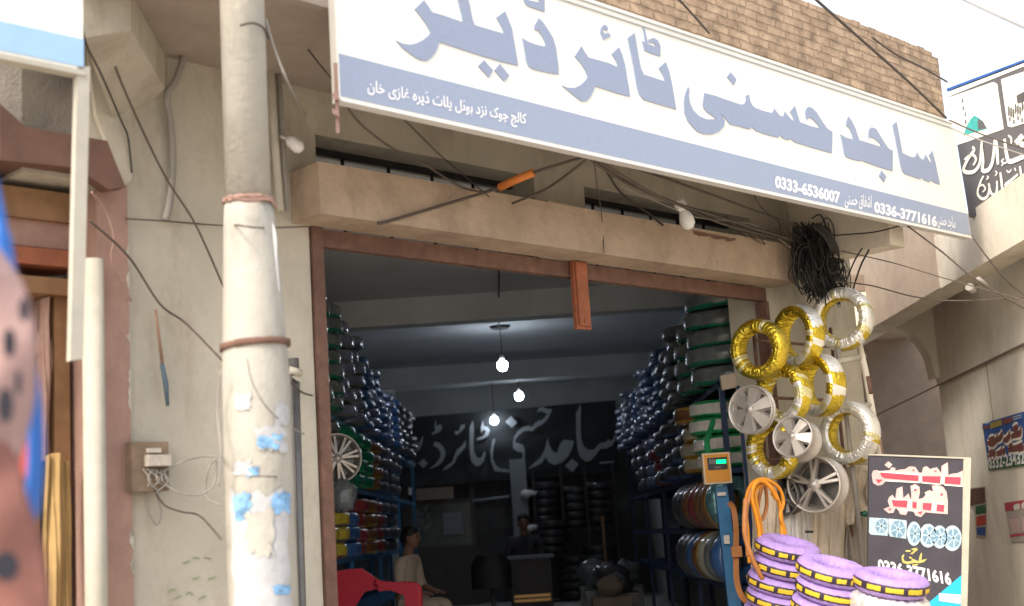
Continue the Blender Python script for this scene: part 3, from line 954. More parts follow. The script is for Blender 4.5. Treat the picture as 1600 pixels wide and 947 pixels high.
def sticker(name, m, x0, y0, x1, y1, rag=.12, n=24, lift=0.0):
    """paper wrapped round the lower shaft, between two corners in the photo"""
    cx = W(PS2, pw, 0)
    r = .1375 + lift
    def hit(x, y):
        v = ray(x, y); a = v.x ** 2 + v.y ** 2
        bb = 2 * (v.x * (CAM.x - cx.x) + v.y * (CAM.y - cx.y)); c = (CAM.x - cx.x) ** 2 + (CAM.y - cx.y) ** 2 - r ** 2
        D = max(0, bb * bb - 4 * a * c)
        p = CAM + v * ((-bb - math.sqrt(D)) / (2 * a))
        return math.atan2(p.y - cx.y, p.x - cx.x), p.z
    a0, z1 = hit(x0, y0); a1, z0 = hit(x1, y1)
    if a0 > a1: a0, a1 = a1, a0
    def ragged():
        q = [random.uniform(-1, 1) for _ in range(9)]
        return lambda t: rag * (q[int(t * 7.99)] * (1 - (t * 7.99) % 1) + q[int(t * 7.99) + 1] * ((t * 7.99) % 1))
    E1, E2, E3, E4 = ragged(), ragged(), ragged(), ragged()
    b = MB()
    def f(u, v):
        U = u + (1 - u) * E1(v) + u * E2(v)
        V = v + (1 - v) * E3(u) + v * E4(u)
        rr = r + .0015 * math.sin(u * 9 + v * 7) + .001
        a = a0 + (a1 - a0) * U
        return (cx.x + rr * math.cos(a), cx.y + rr * math.sin(a), z0 + (z1 - z0) * V)
    b.grid(f, n, n)
    return part(name, b, m, pole)
sticker('torn_poster', 'paper_white', 360, 770, 455, 970, rag=.06)
sticker('torn_poster', 'paper_blue', 365, 772, 392, 812, lift=.003)
sticker('torn_poster', 'paper_blue', 424, 770, 454, 800, lift=.003)
sticker('torn_poster', 'paper_white', 368, 614, 392, 640)
sticker('torn_poster', 'paper_white', 398, 668, 446, 704, lift=.002)
sticker('torn_poster', 'paper_blue', 402, 680, 440, 700, lift=.004)
sticker('torn_poster', 'paper_blue', 386, 730, 404, 744)
sticker('torn_poster', 'paper_white', 365, 722, 395, 742)
sticker('torn_poster', 'paper_white', 430, 630, 452, 666)
sticker('torn_poster', 'pole_paint', 384, 800, 426, 866, lift=.004)
sticker('torn_poster', 'paper_blue', 428, 915, 454, 928, lift=.003)

b = MB(); b.tube([fp(419, 52, .12), fp(428, 200, .12), fp(438, 330, .12)], .02, 10)
b.tube([fp(432, 60, .1), fp(440, 200, .1), fp(448, 330, .1)], .016, 8, 1)
solo('conduit_pipe', b, ['cream_wood', 'cable_grey'], 'pale conduit pipes running up the wall right of the utility pole', 'pipe')
b = MB()
pts = [fp(410, 322, 1.12), fp(420, 360, 1.13), fp(428, 410, 1.13), fp(436, 456, 1.13)]
b.grid(lambda u, v: Vector(curve(pts, 6)[min(int(round(v * 18)), 18)]) + FU * (u - .5) * (.05 - .03 * v) + FN * (.012 * math.sin(u * 5 + v * 7)), 5, 18)
b.grid(lambda u, v: Vector(curve(pts, 6)[min(int(round(v * 18)), 18)]) + FU * (u - .5) * (.05 - .03 * v) + FN * (.004 + .012 * math.sin(u * 5 + v * 7)), 5, 18)
solo('rag', b, 'white_plastic', 'pale torn rag hanging from the tie on the utility pole', 'rag')
b = MB(); b.tube([fp(459, 560, .06), fp(470, 947, .06), fp(474, 1050, .06)], .026, 8)
b.tube([fp(447, 560, .09), fp(455, 700, .09), fp(466, 1000, .09)], .012, 8)
solo('downpipe', b, 'alloy_dark', 'dark grey weathered downpipe between the utility pole and the shop opening', 'pipe')
b = MB(); b.hexa([fp(464, 595, .1), fp(472, 597, .1), fp(472, 597, .02), fp(464, 595, .02), fp(455, 588, .1), fp(468, 586, .1), fp(468, 586, .02), fp(455, 588, .02)])
b.tube([fp(452, 578, .1), fp(470, 583, .1)], .02, 8)
solo('wooden_peg', b, 'cream_wood', 'small pale peg sticking out above the grey downpipe', 'peg')

# grey flexible conduit hanging from the soffit
b = MB(); b.tube(curve([fp(293, 25, .05), fp(290, 75, .06), fp(276, 122, .06), fp(261, 150, .05), fp(266, 190, .04), fp(270, 250, .03), fp(266, 310, .03), fp(258, 345, .03)], 8), .017, 8)
solo('flexible_conduit', b, 'cable_grey', 'grey flexible conduit bending down the cream wall from the soffit', 'pipe')
# stick with the blue handle
st = thing('wall_brush', 'thin hanging stick with a faded blue lower end on the cream wall', 'brush', fp(262, 635, .05))
b = MB(); b.tube([fp(243, 484, .04), fp(254, 570, .05)], [.006, .008], 8); part('shaft', b, 'stick_wood', st)
b = MB(); b.tube([fp(253, 568, .05), fp(259, 600, .05), fp(262, 634, .05)], [.010, .013, .008], 8); part('handle', b, 'blue_handle', st)
# switch box
bx = thing('switch_box', 'weathered wooden switch box on the edge between pink strip and cream wall', 'box', fp(225, 770, .03))
s0, z1 = fs(195, 692, .03); s1, z0 = fs(254, 768, .03)
b = MB(); b.fbox(s0, s1, .032, .09, z0, z1); part('case', b, 'meter_wood', bx)
b = MB(); b.fbox(s0 + .06, s1 - .01, .092, .13, z0 + .11, z0 + .16); b.fbox(s0 + .07, s1 - .05, .092, .115, z0 + .17, z0 + .19); part('switch', b, 'poster_paper', bx)
b = MB()
for k in range(7):
    b.tube(curve([W(s0 + .05 + .018 * k, .095, z0 + .1), W(s0 + .05 + random.uniform(0, .12), .12, z0 + .05), W(s0 + .07 + .02 * k, .1, z0 + random.uniform(-.01, .03))], 4), .004, 5)
part('wiring', b, 'cable_grey', bx)
b = MB()
pts = [(285, 880), (300, 872), (318, 872), (300, 905), (325, 905), (290, 930), (272, 935), (310, 938), (262, 925)]
for (x, y) in pts:
    p = fp(x, y, .002)
    stroke(b, [p, p + FU * .015 + UP * random.uniform(0, .014), p + FU * .04 + UP * random.uniform(-.012, .02)], .007, FN, .003)
solo('graffiti', b, 'green_paint', 'faint green paint scribble low on the cream wall', 'graffiti')

# ---------------------------------------------------------------- wires
def wire(pts, r, m, label, n=6, name='wire', cat='wire'):
    b = MB(); b.tube(curve(pts, n), r * .72, 6)
    return solo(name, b, m, label, cat)
wire([fp(138, -25, .62), fp(150, 15, 0.5), fp(190, 130, 0.35), fp(255, 270, 0.15), fp(305, 350, 0.12), fp(352, 455, 0.1)], .0075, 'cable_brown', 'brown wire slanting down the cream wall from the left bracket to the pole')
wire([fp(126, -15, .75), fp(132, 60, .63), fp(160, 120, .4), fp(190, 190, .1), fp(200, 215, .05), fp(206, 270, .04)], .006, 'cable_black', 'black wire drooping along the edge of the left bracket')
wire([fp(196, 342, 0.05), fp(250, 345, 0.05), fp(340, 352, 0.1), fp(370, 352, 1.16), fp(410, 356, 1.16), fp(480, 354, 0.1)], .005, 'cable_brown', 'level brown wire crossing the wall and the pole at lintel height')
wire([fp(140, 345, .15), fp(200, 400, .08), fp(250, 475, .06), fp(290, 505, .06), fp(348, 564, .3)], .007, 'cable_brown', 'brown wire running from the left post down to the pole clamp')
wire([fp(348, 566, .36), fp(385, 570, .41), fp(425, 576, .41), fp(446, 590, .3), fp(470, 612, .1), fp(488, 618, .05)], .007, 'cable_brown', 'brown wire bending round the pole just below its rusty clamp')
wire([fp(143, 300, .15), fp(165, 330, .1), fp(178, 370, .1), fp(175, 410, .08), fp(205, 470, .05)], .007, 'pink_plaster', 'reddish brown wire hanging beside the top of the pink strip')
wire([fp(252, 738, 0.1), fp(285, 722, 0.13), fp(320, 713, 0.13), fp(348, 716, 1.08)], .006, 'cable_grey', 'grey wire curving from the switch box up to the pole')
wire([fp(250, 750, 0.1), fp(280, 770, 0.14), fp(315, 772, 0.16), fp(335, 755, 0.16), fp(338, 720, 0.16), fp(325, 735, 0.16), fp(322, 775, 0.14), fp(345, 790, 0.5)], .006, 'cable_grey', 'grey wire looping between the switch box and the pole')
wire([fp(240, 765, 0.09), fp(258, 790, 0.1), fp(285, 800, 0.12), fp(312, 806, 0.14), fp(345, 842, 1.03)], .006, 'cable_brown', 'brown wire sagging lowest from the switch box to the pole')
wire([fp(228, 768, .06), fp(232, 800, .06), fp(245, 820, .06), fp(252, 800, .06), fp(245, 775, .06)], .006, 'cable_grey', 'short grey wire loop dangling below the switch box')
wire([fp(345, 580, 1.08), fp(340, 640, 1.03), fp(345, 700, 1.08), fp(342, 760, 1.06)], .006, 'cable_grey', 'grey wire hanging down the left side of the pole')
wire([fp(386, 560, 1.2), fp(395, 600, 1.21), fp(420, 640, 1.2), fp(450, 665, 1.03), fp(475, 678, 0.06)], .005, 'cable_grey', 'grey wire trailing down the pole face between the torn posters')
wire([fp(390, 744, 1.2), fp(430, 745, 1.2), fp(455, 748, 0.5)], .004, 'cable_brown', 'thin straight wire crossing the pole at the small blue scrap')
wire([fp(415, 30, 1.08), fp(430, 80, 1.08), fp(455, 140, 1.03), fp(478, 180, 0.2)], .008, 'cable_grey', 'grey wire slanting off the top of the pole to the soffit corner')
wire([fp(446, 10, .4), fp(455, 45, .4), fp(472, 65, .4), fp(495, 95, .6), fp(522, 128, .9)], .006, 'cable_brown', 'dark wire running from the white pipe ends to the left end of the main sign')
wire([fp(375, 40, 1.18), fp(395, 36, 1.2), fp(412, 44, 1.16), fp(420, 60, 1.08)], .007, 'cable_brown', 'dark wire wrapped over the top of the pole')
b = MB(); b.hexa([fp(525, 208, 1.0), fp(531, 208, 1.0), fp(531, 208, .98), fp(525, 208, .98), fp(521, 98, 1.0), fp(527, 98, 1.0), fp(527, 98, .98), fp(521, 98, .98)])
for y in (148, 173):
    b.hexa([fp(520, y + 5, 1.03), fp(531, y + 9, 1.03), fp(531, y + 9, 1.0), fp(520, y + 5, 1.0), fp(518, y - 4, 1.03), fp(529, y, 1.03), fp(529, y, 1.0), fp(518, y - 4, 1.0)])
solo('sign_lath', b, 'pink_plaster', 'thin wooden lath nailed at the left end of the main sign', 'lath')
b = MB()
for k in range(4):
    b.tube([fp(440 + 6 * k, -12, .5), fp(462 + 6 * k, 12 + 2 * k, .55), fp(484 + 4 * k, 38 - 3 * k, .6)], .013, 8)
solo('pipe_bundle', b, 'white_plastic', 'bundle of short white pipe ends under the soffit beside the pole', 'pipe')
lm = thing('lamp', 'small white lamp on a short arm beside the pole', 'lamp', fp(458, 236, .2))
b = MB(); b.tube([fp(436, 212, .12), fp(450, 219, .18)], .008, 6); part('arm', b, 'white_plastic', lm)
b = MB(); b.tube([fp(450, 217, .18), fp(455, 221, .2), fp(467, 231, .22), fp(471, 235, .22)], [.018, .032, .034, .02], 12); part('bulb', b, 'white_plastic', lm)

# wires under the main sign
H0 = fp(920, 243, .93)
wire([fp(533, 150, .95), fp(560, 190, .85), fp(610, 230, .7), fp(660, 255, .5), fp(720, 292, .32), fp(755, 300, .28)], .008, 'cable_brown', 'brown wire drooping from the left end of the main sign to the lintel')
wire([fp(617, 172, .95), fp(680, 235, .7), fp(720, 270, .5), fp(765, 308, .28)], .005, 'cable_black', 'thin black wire falling straight from the sign to the lintel')
wire([H0, fp(870, 258, .8), fp(833, 270, .7), fp(780, 293, .5), fp(720, 312, .3), fp(610, 345, .27), fp(590, 349, .26)], .012, 'cable_brown', 'thick brown cable fanning left from the sign to the lintel face', name='cable', cat='cable')
b = MB(); b.tube([fp(834, 269.5, .7), fp(806, 281, .6), fp(780, 293, .5)], .022, 10)
solo('cable_sleeve', b, 'orange_sleeve', 'orange sleeve round the cable left of the fanned wires', 'sleeve')
wire([H0 - UP * .01, fp(890, 270, .8), fp(850, 297, .5), fp(800, 318, .3)], .010, 'cable_brown', 'second brown cable fanning left beneath the orange sleeved one', name='cable', cat='cable')
wire([fp(862, 228, .97), fp(900, 240, .95), H0 + FU * .02], .009, 'cable_brown', 'short brown cable tucked along the bottom edge of the main sign', name='cable', cat='cable')
wire([H0, fp(945, 265, .85), fp(965, 295, .6), fp(985, 315, .4), fp(1012, 332, .3), fp(1036, 352, .27)], .010, 'cable_black', 'black cable curving down from the fan of wires to the lintel', name='cable', cat='cable')
E5 = fp(1245, 352, .35)
wire([H0, fp(990, 262, .85), fp(1100, 300, .65), fp(1200, 337, .45), E5], .011, 'cable_brown', 'upper thick cable running from the fan of wires to the tangle', name='cable', cat='cable')
wire([H0, fp(980, 280, .85), fp(1040, 312, .7), fp(1120, 338, .5), fp(1240, 376, .35)], .014, 'cable_brown', 'middle thick cable passing the bare bulb on its way to the tangle', name='cable', cat='cable')
wire([H0 - UP * .015, fp(960, 275, .85), fp(1010, 300, .7), fp(1065, 322, .55), fp(1130, 350, .42), fp(1215, 372, .33)], .012, 'cable_brown', 'lower thick cable the bare bulb hangs from', name='cable', cat='cable')
wire([fp(970, 290, .7), fp(1010, 308, .6), fp(1050, 325, .5), fp(1090, 340, .42), fp(1180, 352, .3), fp(1240, 390, .3)], .006, 'cable_grey', 'thin grey wire sagging behind the bare bulb')
wire([fp(928, 250, .9), fp(933, 290, .6), fp(940, 335, .27), fp(944, 395, .265)], .004, 'cable_brown', 'thin plumb wire dropping from the fan of wires across the lintel')
wire([fp(1165, 280, .95), fp(1190, 325, .7), fp(1215, 345, .5), fp(1222, 372, .4)], .005, 'cable_black', 'thin black wire dropping from the sign near the phone number')
wire([fp(1133, 336, .3), fp(1160, 362, .3), fp(1195, 382, .3), fp(1185, 365, .3), fp(1215, 360, .3), fp(1240, 382, .3)], .006, 'cable_brown', 'curly brown wire end lying over the right end of the lintel')
bl = thing('bulb', 'bare white bulb hanging from the cables in front of the lintel', 'lamp', fp(1073, 360, .5))
b = MB(); b.tube([fp(1062, 311, .52), fp(1064, 322, .5), fp(1067, 328, .5)], [.02, .04, .03], 10); b.tube([fp(1057, 322, .5), fp(1070, 318, .5)], .018, 8); part('holder', b, 'white_plastic', bl)
b = MB(); b.tube([fp(1067, 327, .5), fp(1069, 332, .5), fp(1072, 340, .5), fp(1075, 350, .5), fp(1076, 357, .5), fp(1076.5, 359, .5)], [.02, .034, .046, .047, .03, .008], 14); part('globe', b, 'white_plastic', bl)

# black tangle of cable at the right end of the lintel
b = MB()
for k in range(300):
    x0, y0 = random.uniform(1236, 1305), random.uniform(346, 385)
    x1 = random.triangular(1245, 1335, 1290)
    y1 = random.triangular(410, 482, 460)
    wq = random.uniform(.26, .36)
    xm = (x0 + x1) / 2 + random.uniform(-16, 12)
    b.tube(curve([fp(x0, y0, wq), fp(xm, (y0 * 2 + y1) / 3, wq + random.uniform(-.06, .06)), fp(xm + random.uniform(-8, 14), (y0 + y1 * 2) / 3, wq + random.uniform(-.06, .08)), fp(x1, y1, wq)], 4), random.uniform(.0025, .005), 4)
for k in range(14):
    cx, cy, rr = random.uniform(1250, 1305), random.uniform(370, 425), random.uniform(10, 26)
    wq = random.uniform(.27, .36)
    a0 = random.uniform(0, 6)
    b.tube(curve([fp(cx + rr * .6 * math.cos(a0 + t * .9), cy + rr * 1.5 * math.sin(a0 + t * .9), wq + .02 * t) for t in range(7)], 4), random.uniform(.004, .008), 5)
for k in range(16):
    x0, y0 = 1268 + k * .8 + random.uniform(-3, 3), 352 + random.uniform(-4, 2)
    b.tube(curve([fp(x0, y0, .55), fp(x0 + 16, y0 + 14, .57), fp(x0 + 27, y0 + 32, .57), fp(x0 + 30, y0 + 42, .55)], 3), .009, 5)
solo('cable_tangle', b, 'cable_black', 'big black tangle of cables at the right end of the lintel', 'cables')
wire([fp(1300, 368, .5), fp(1330, 366, .6), fp(1370, 362, .8), fp(1412, 351, .95)], .007, 'cable_black', 'black wire arching from the tangle to the bracket end under the sign')
wire([fp(1347, 388, .8), fp(1335, 408, .7), fp(1322, 440, .5), fp(1318, 452, .45)], .008, 'cable_black', 'left of two black wires dropping behind the top silver tyre')
wire([fp(1358, 390, .8), fp(1345, 415, .7), fp(1335, 445, .5), fp(1332, 460, .45)], .009, 'cable_black', 'right of two black wires dropping behind the top silver tyre')
wire([fp(1314, 392, .5), fp(1400, 412, .9), fp(1480, 436, 1.3), fp(1640, 480, 2.0)], .006, 'cable_brown', 'thin wire leaving the black tangle toward the arcade')
wire([fp(1418, 353, .98), fp(1470, 392, 1.1), fp(1530, 440, 1.3), fp(1640, 505, 1.6)], .009, 'cable_brown', 'thick wire slanting from the sign down across the arcade fascia')
wire([fp(1305, 440, .5), fp(1360, 446, .6), fp(1430, 464, .8), fp(1500, 470, 1.1), fp(1640, 462, 1.6)], .007, 'cable_brown', 'wire sagging past the top silver tyre along the arcade soffit')
wire([fp(1518, 368, 1.0), fp(1545, 405, 1.1), fp(1580, 445, 1.2), fp(1640, 490, 1.4)], .009, 'cable_brown', 'thick wire hanging from the right corner of the main sign')
wire([fp(1262, -12, 1.3), fp(1330, 48, 1.2), fp(1420, 128, 1.1), fp(1478, 184, 1.02)], .014, 'cable_brown', 'thick brown cable slanting across the brick parapet to the sign corner', name='cable', cat='cable')
wire([fp(1362, 58, 1.0), fp(1400, 85, 1.0), fp(1440, 105, 1.0), fp(1480, 128, .98)], .010, 'cable_brown', 'short cable lying on the right part of the brick parapet', name='cable', cat='cable')
wire([fp(1048, -14, 1.2), fp(1080, 20, 1.15), fp(1108, 52, 1.02)], .010, 'cable_brown', 'cable crossing the brick parapet above the middle of the sign', name='cable', cat='cable')
wire([fp(1484, 188, 1.03), fp(1540, 212, 1.4), fp(1660, 252, 2.2)], .008, 'cable_brown', 'upper of two parallel wires from the sign corner past the green dome')
wire([fp(1485, 200, 1.03), fp(1540, 222, 1.4), fp(1660, 262, 2.2)], .007, 'cable_grey', 'lower of two parallel wires from the sign corner past the green dome')
wire([fp(1490, -8, 3.0), fp(1560, 25, 3.2), fp(1660, 70, 3.4)], .008, 'cable_grey', 'pale wire high against the sky at the top right corner')
b = MB(); b.tube([fp(1514, 448, 1.2), fp(1521, 454, 1.2)], [.03, .026], 8); b.tube([fp(1528, 436, 1.2), fp(1540, 445, 1.2), fp(1545, 450, 1.2)], [.02, .018, .01], 6)
solo('insulator', b, 'cable_grey', 'small grey insulator hanging on the wires below the arcade fascia', 'insulator')

# ================================================================== bulbs inside the shop
def in_bulb(x, y, Y, xa, ya, label):
    p = atY(x, y, Y)
    top = Vector((p.x, Y, TOPZ))
    t = thing('pendant_bulb', label, 'lamp', p, None, 'lit bulbs hanging inside the shop')
    b = MB(); b.tube([top, p + UP * .09], .006, 6); b.tube([top - UP * .03, top], [.1, .13], 16)
    part('cord', b, 'cable_black', t)
    b = MB(); b.tube([p + UP * .12, p + UP * .05], [.02, .034], 12); part('cap', b, 'white_plastic', t)
    b = MB(); b.tube([p + UP * .05, p + UP * .03, p - UP * .02, p - UP * .055, p - UP * .065], [.04, .058, .06, .04, .01], 16); part('globe', b, 'bulb_light', t)
in_bulb(785, 571, 15.6, 780, 522, 'lit white bulb hanging nearest the shop opening, highest of three')
in_bulb(811, 619, 19.6, 800, 605, 'lit white bulb at the right of the two far pendant bulbs')
in_bulb(772, 657, 21.2, 772, 610, 'lit white bulb hanging lowest in front of the black banner')
b = MB(); b.tube([atY(780, 380, 10.5), Vector((atY(780, 522, 15.6).x, 15.6, TOPZ - .012))], .008, 6)
solo('wire', b, 'cable_black', 'black wire clipped along the ceiling to the nearest pendant bulb', 'wire')

# ================================================================== banner at the back of the shop
YN = 21.35
def BN(x, y, o=0.0):
    return atY(x, y, YN - o)
bn = thing('banner', 'black cloth banner with grey Urdu lettering across the back of the shop', 'banner', BN(790, 745))
c = [BN(604, 655), BN(962, 625), BN(968, 737), BN(604, 764)]
b = MB()
def bf(u, v):
    p = (c[0] * (1 - u) + c[1] * u) * (1 - v) + (c[3] * (1 - u) + c[2] * u) * v
    return p + Vector((0, .012 * math.sin(v * 16 + u * 5) + .01 * math.sin(u * 23 + v * 4) + .03, 0))
b.grid(bf, 60, 24)
part('cloth', b, 'banner_cloth', bn)
Z1 = [[(265,215),(270,330),(280,420),(310,475),(350,490),(385,470),(418,405),(405,490),(380,555),(345,585),(300,570),(265,540),(235,590),(190,630),(140,650),(190,590),(235,540),(245,480),(240,330)],
 [(300,665),(340,715),(295,775),(245,725)],[(415,655),(462,700),(415,755),(365,705)],
 [(535,475),(590,490),(635,540),(650,600),(630,670),(580,725),(510,755),(470,765),(540,715),(590,650),(600,590),(570,540),(520,520)],
 [(545,230),(555,310),(600,290),(618,330),(590,370),(520,400),(500,390),(540,360),(535,300)],
 [(745,390),(755,360),(790,365),(810,300),(855,290),(850,330),(810,370),(775,400)],
 [(862,460),(860,530),(820,580),(770,640),(745,700),(700,745),(610,785),(660,730),(720,690),(745,620),(770,560),(830,510)],
 [(940,250),(950,330),(945,480),(950,580),(990,650),(1030,640),(1060,575),(1075,600),(1055,680),(1010,730),(970,730),(925,690),(908,600),(905,480),(905,330)],
 [(1045,250),(1055,310),(1100,320),(1118,355),(1100,410),(1050,445),(985,460),(985,440),(1030,420),(1060,400),(1075,360),(1050,350),(1030,390),(1025,330)]]
Z2 = [[(-53,435),(-43,460),(-63,560),(-68,650),(-38,720),(12,760),(100,770),(180,740),(230,690),(250,620),(240,590),(190,580),(150,550),(145,490),(160,420),(200,360),(250,320),(310,305),(340,320),(370,290),(385,265),(392,280),(425,240),(432,258),(470,230),(510,180),(440,150),(400,165),(415,125),(450,105),(510,130),(560,130),(545,170),(510,240),(460,290),(400,320),(350,365),(310,355),(260,365),(210,400),(170,450),(165,480),(200,490),(250,505),(270,560),(270,640),(250,690),(225,760),(150,800),(40,795),(-50,785),(-85,690),(-95,580),(-73,470)],
 [(125,205),(188,270),(135,330),(65,265)],
 [(515,430),(525,500),(560,570),(610,600),(620,570),(640,500),(680,455),(790,465),(775,540),(730,630),(670,690),(590,720),(530,700),(490,640),(450,700),(380,735),(300,770),(370,700),(440,640),(480,560),(495,500)],
 [(770,655),(840,710),(775,800),(695,730)],
 [(858,75),(865,130),(862,300),(865,430),(890,520),(940,560),(1000,560),(1060,490),(1130,480),(1155,440),(1165,470),(1200,450),(1232,380),(1225,460),(1190,520),(1130,550),(1070,550),(1020,620),(960,680),(910,685),(860,640),(830,560),(815,430),(812,180)]]
b = MB()
for pl in Z1:
    b.prism([BN(600 + x / 6.765, 620 + y / 6.765, .02) for x, y in pl], (0, -1, 0), .004, back=False)
for pl in Z2:
    b.prism([BN(780 + x / 6.765, 620 + y / 6.765, .02) for x, y in pl], (0, -1, 0), .004, back=False)
b.prism([BN(*p, .02) for p in [(937, 722), (960, 720), (960, 723), (937, 725)]], (0, -1, 0), .004, back=False)
part('lettering', b, 'banner_print', bn)
# ================================================================== goods
ORD = ['top', 'second', 'third', 'fourth', 'fifth', 'sixth', 'seventh', 'eighth', 'ninth', 'tenth', 'eleventh', 'twelfth', 'thirteenth', 'fourteenth', 'fifteenth', 'sixteenth']
NTH = ['nearest'] + ORD[1:]
def band_mi(sec, lo, hi, a, b):
    return lambda i, j: a if lo <= j <= hi else b
def tyre_mesh(kind, R, h, mats, film):
    """lying tyre in plastic wrap: dark body with a coloured film band on the tread"""
    mb = MB()
    r = R * .30
    sec = 16
    def mi(i, j):
        if j in (15, 0): return 1 if film == 'mid' else 0
        if j in (13, 14): return 1 if film in ('low', 'all') else 0
        if film == 'all': return 1
        return 0
    mb.torus(R - r, r, h / 2, 40, sec, 3.6, mi, jit=.003, wrinkle=.02)
    return mesh_of('tyre_' + kind, mb, mats)
TY = {}
for kind, mats, film in (('green', ['wrap_clear', 'wrap_green'], 'low'), ('dark', ['wrap_dark', 'wrap_clear'], 'mid'), ('blue', ['wrap_blue', 'wrap_dark'], 'none'),
                         ('silver', ['wrap_silver', 'wrap_blue'], 'low'), ('lime', ['wrap_lime', 'label_white'], 'mid'), ('amber', ['wrap_amber', 'wrap_pale'], 'mid'),
                         ('navy', ['wrap_dark', 'wrap_blue'], 'low'), ('red', ['wrap_red', 'wrap_dark'], 'none'), ('black', ['rubber', 'wrap_dark'], 'low'),
                         ('yellow', ['wrap_yellow', 'wrap_dark'], 'low'), ('leaf', ['wrap_green', 'wrap_lime'], 'low'), ('grey', ['wrap_clear', 'wrap_silver'], 'mid'), ('brown', ['wrap_brown', 'wrap_amber'], 'low'),
                         ('gold', ['wrap_amber', 'wrap_brown'], 'mid'), ('pale', ['wrap_pale', 'label_white'], 'none'), ('cyan', ['wrap_cyan', 'wrap_clear'], 'none'),
                         ('olive', ['wrap_green', 'wrap_brown'], 'mid')):
    TY[kind] = tyre_mesh(kind, .27, .14, mats, film)
COLN = {'green': 'green and clear', 'dark': 'dark grey', 'blue': 'blue', 'silver': 'silvery', 'lime': 'bright green', 'amber': 'amber', 'navy': 'navy', 'red': 'red', 'black': 'black', 'yellow': 'yellow', 'leaf': 'leaf green', 'grey': 'grey', 'brown': 'brown', 'gold': 'golden', 'pale': 'cream', 'cyan': 'cyan foil', 'olive': 'olive'}
def tyre(kind, loc, label, group, sc=1.0, hs=1.0, tilt=None):
    o = bpy.data.objects.new('tyre_package', TY[kind])
    COL.objects.link(o)
    o.location = loc
    o.scale = (sc, sc, sc * hs)
    if tilt is not None:
        o.rotation_euler = tilt
    else:
        o.rotation_euler = (random.uniform(-.04, .04), random.uniform(-.04, .04), random.uniform(0, 6))
    return tag(o, label, 'tyre', group)
def column(kind, x, y, z0, n, h, where, group, sc=1.0):
    for k in range(n):
        nm = ORD[n - 1 - k]
        if n > 1 and k == 0: nm = 'bottom'
        sv = sc * random.uniform(.93, 1.03)
        tyre(kind, (x + random.uniform(-.035, .035), y + random.uniform(-.02, .02), z0 + h * (k + .5)),
             '%s wrapped tyre, %s in %s' % (COLN[kind], nm, where), group, sc, h / (.14 * sc))

def rack(name, label, x0, x1, ys, zs, m, ylast, top):
    x0, x1 = (x0 + .12, x1) if x0 > 0 else (x0, x1 - .12)
    t = thing(name, label, 'shelf', ((x0 + x1) / 2, (ys[0] + ylast) / 2, FLOOR))
    for y in ys + [ylast]:
        for x in (x0, x1):
            b = MB(); b.box((x - .02, y - .02, FLOOR), (x + .02, y + .02, top)); part('post', b, m, t)
    for z in zs:
        b = MB(); b.box((x0 - .02, ys[0] - .02, z - .045), (x1 + .02, ylast + .02, z - .004)); part('shelf', b, m, t)
    return t
G1 = 'wrapped tyres on the right hand rack'
rack('tyre_rack', 'long dark blue steel rack of wrapped tyres along the right wall', 1.42, 1.97, [10.15, 12.5, 15.0, 17.3], [.75, 1.16, 1.62, 2.27], 'rack_blue', 19.6, 2.3)
kinds = ['green', 'green', 'dark', 'dark', 'blue', 'blue', 'silver', 'silver', 'blue', 'silver', 'silver', 'silver']
for k, kd in enumerate(kinds):
    h = [.15, .15, .118, .118, .10, .10, .095, .095, .095, .095, .095, .095][k]
    n = [5, 4, 6, 5, 7, 6, 7, 6, 6, 7, 6, 6][k]
    column(kd, 1.67, 10.62 + .74 * k, 2.27, n, h, '%s column from door, right top shelf' % NTH[k], G1, 1.2)
mid = ['lime', 'amber', 'navy', 'navy', 'navy', 'red', 'silver', 'navy', 'navy']
for k, kd in enumerate(mid):
    column(kd, 1.67, 10.62 + .74 * k, 1.62, [4, 3, 4, 4, 4, 3, 4, 4, 4][k], .135, '%s column from door, right middle shelf' % NTH[k], G1, 1.15)
tyre('gold', (1.55, 11.2, 2.1), 'golden wrapped tyre on the middle right shelf, loose above the amber column', G1)
for k, kd in enumerate(['cyan', 'gold', 'olive', 'red', 'brown', 'navy', 'navy']):
    tyre(kd, (1.56 - .01 * k, 10.25 + .30 * k, 1.16 + .205), '%s tyre standing upright, %s from the door, lower right shelf' % (COLN[kd], NTH[k]), G1, .76, 1.5, (PI / 2, random.uniform(-.1, .1), .30 + random.uniform(-.06, .06)))
for k, kd in enumerate(['blue', 'dark', 'pale', 'gold', 'blue', 'navy', 'navy']):
    tyre(kd, (1.56 - .01 * k, 10.25 + .30 * k, .75 + .205), '%s tyre standing upright, %s from the door, lowest right shelf' % (COLN[kd], NTH[k]), G1, .76, 1.5, (PI / 2, random.uniform(-.1, .1), .30 + random.uniform(-.06, .06)))

G2 = 'wrapped tyres on the left hand rack'
rack('tyre_rack', 'blue steel rack of wrapped tyres along the left wall', -1.97, -1.48, [10.1, 12.4, 14.8, 17.2], [.62, 1.12, 1.75, 2.32], 'rack_light_blue', 19.6, 2.34)
kinds = ['green', 'green', 'grey', 'grey', 'blue', 'silver', 'blue', 'silver', 'blue', 'navy', 'navy', 'navy']
for k, kd in enumerate(kinds):
    column(kd, -1.745, 10.4 + .74 * k, 2.32, [7, 7, 7, 7, 7, 7, 6, 6, 6, 6, 6, 6][k], [.135, .13, .125, .12, .105, .10, .10, .10, .10, .10, .10, .10][k], '%s column from door, left top shelf' % NTH[k], G2, 1.08)
for k, kd in enumerate(['dark', 'leaf', 'leaf', 'leaf', 'brown', 'navy', 'navy', 'navy']):
    column(kd, -1.745, 11.1 + .74 * k, 1.75, 4, .125, '%s column from door, left middle shelf' % NTH[k], G2, 1.05)
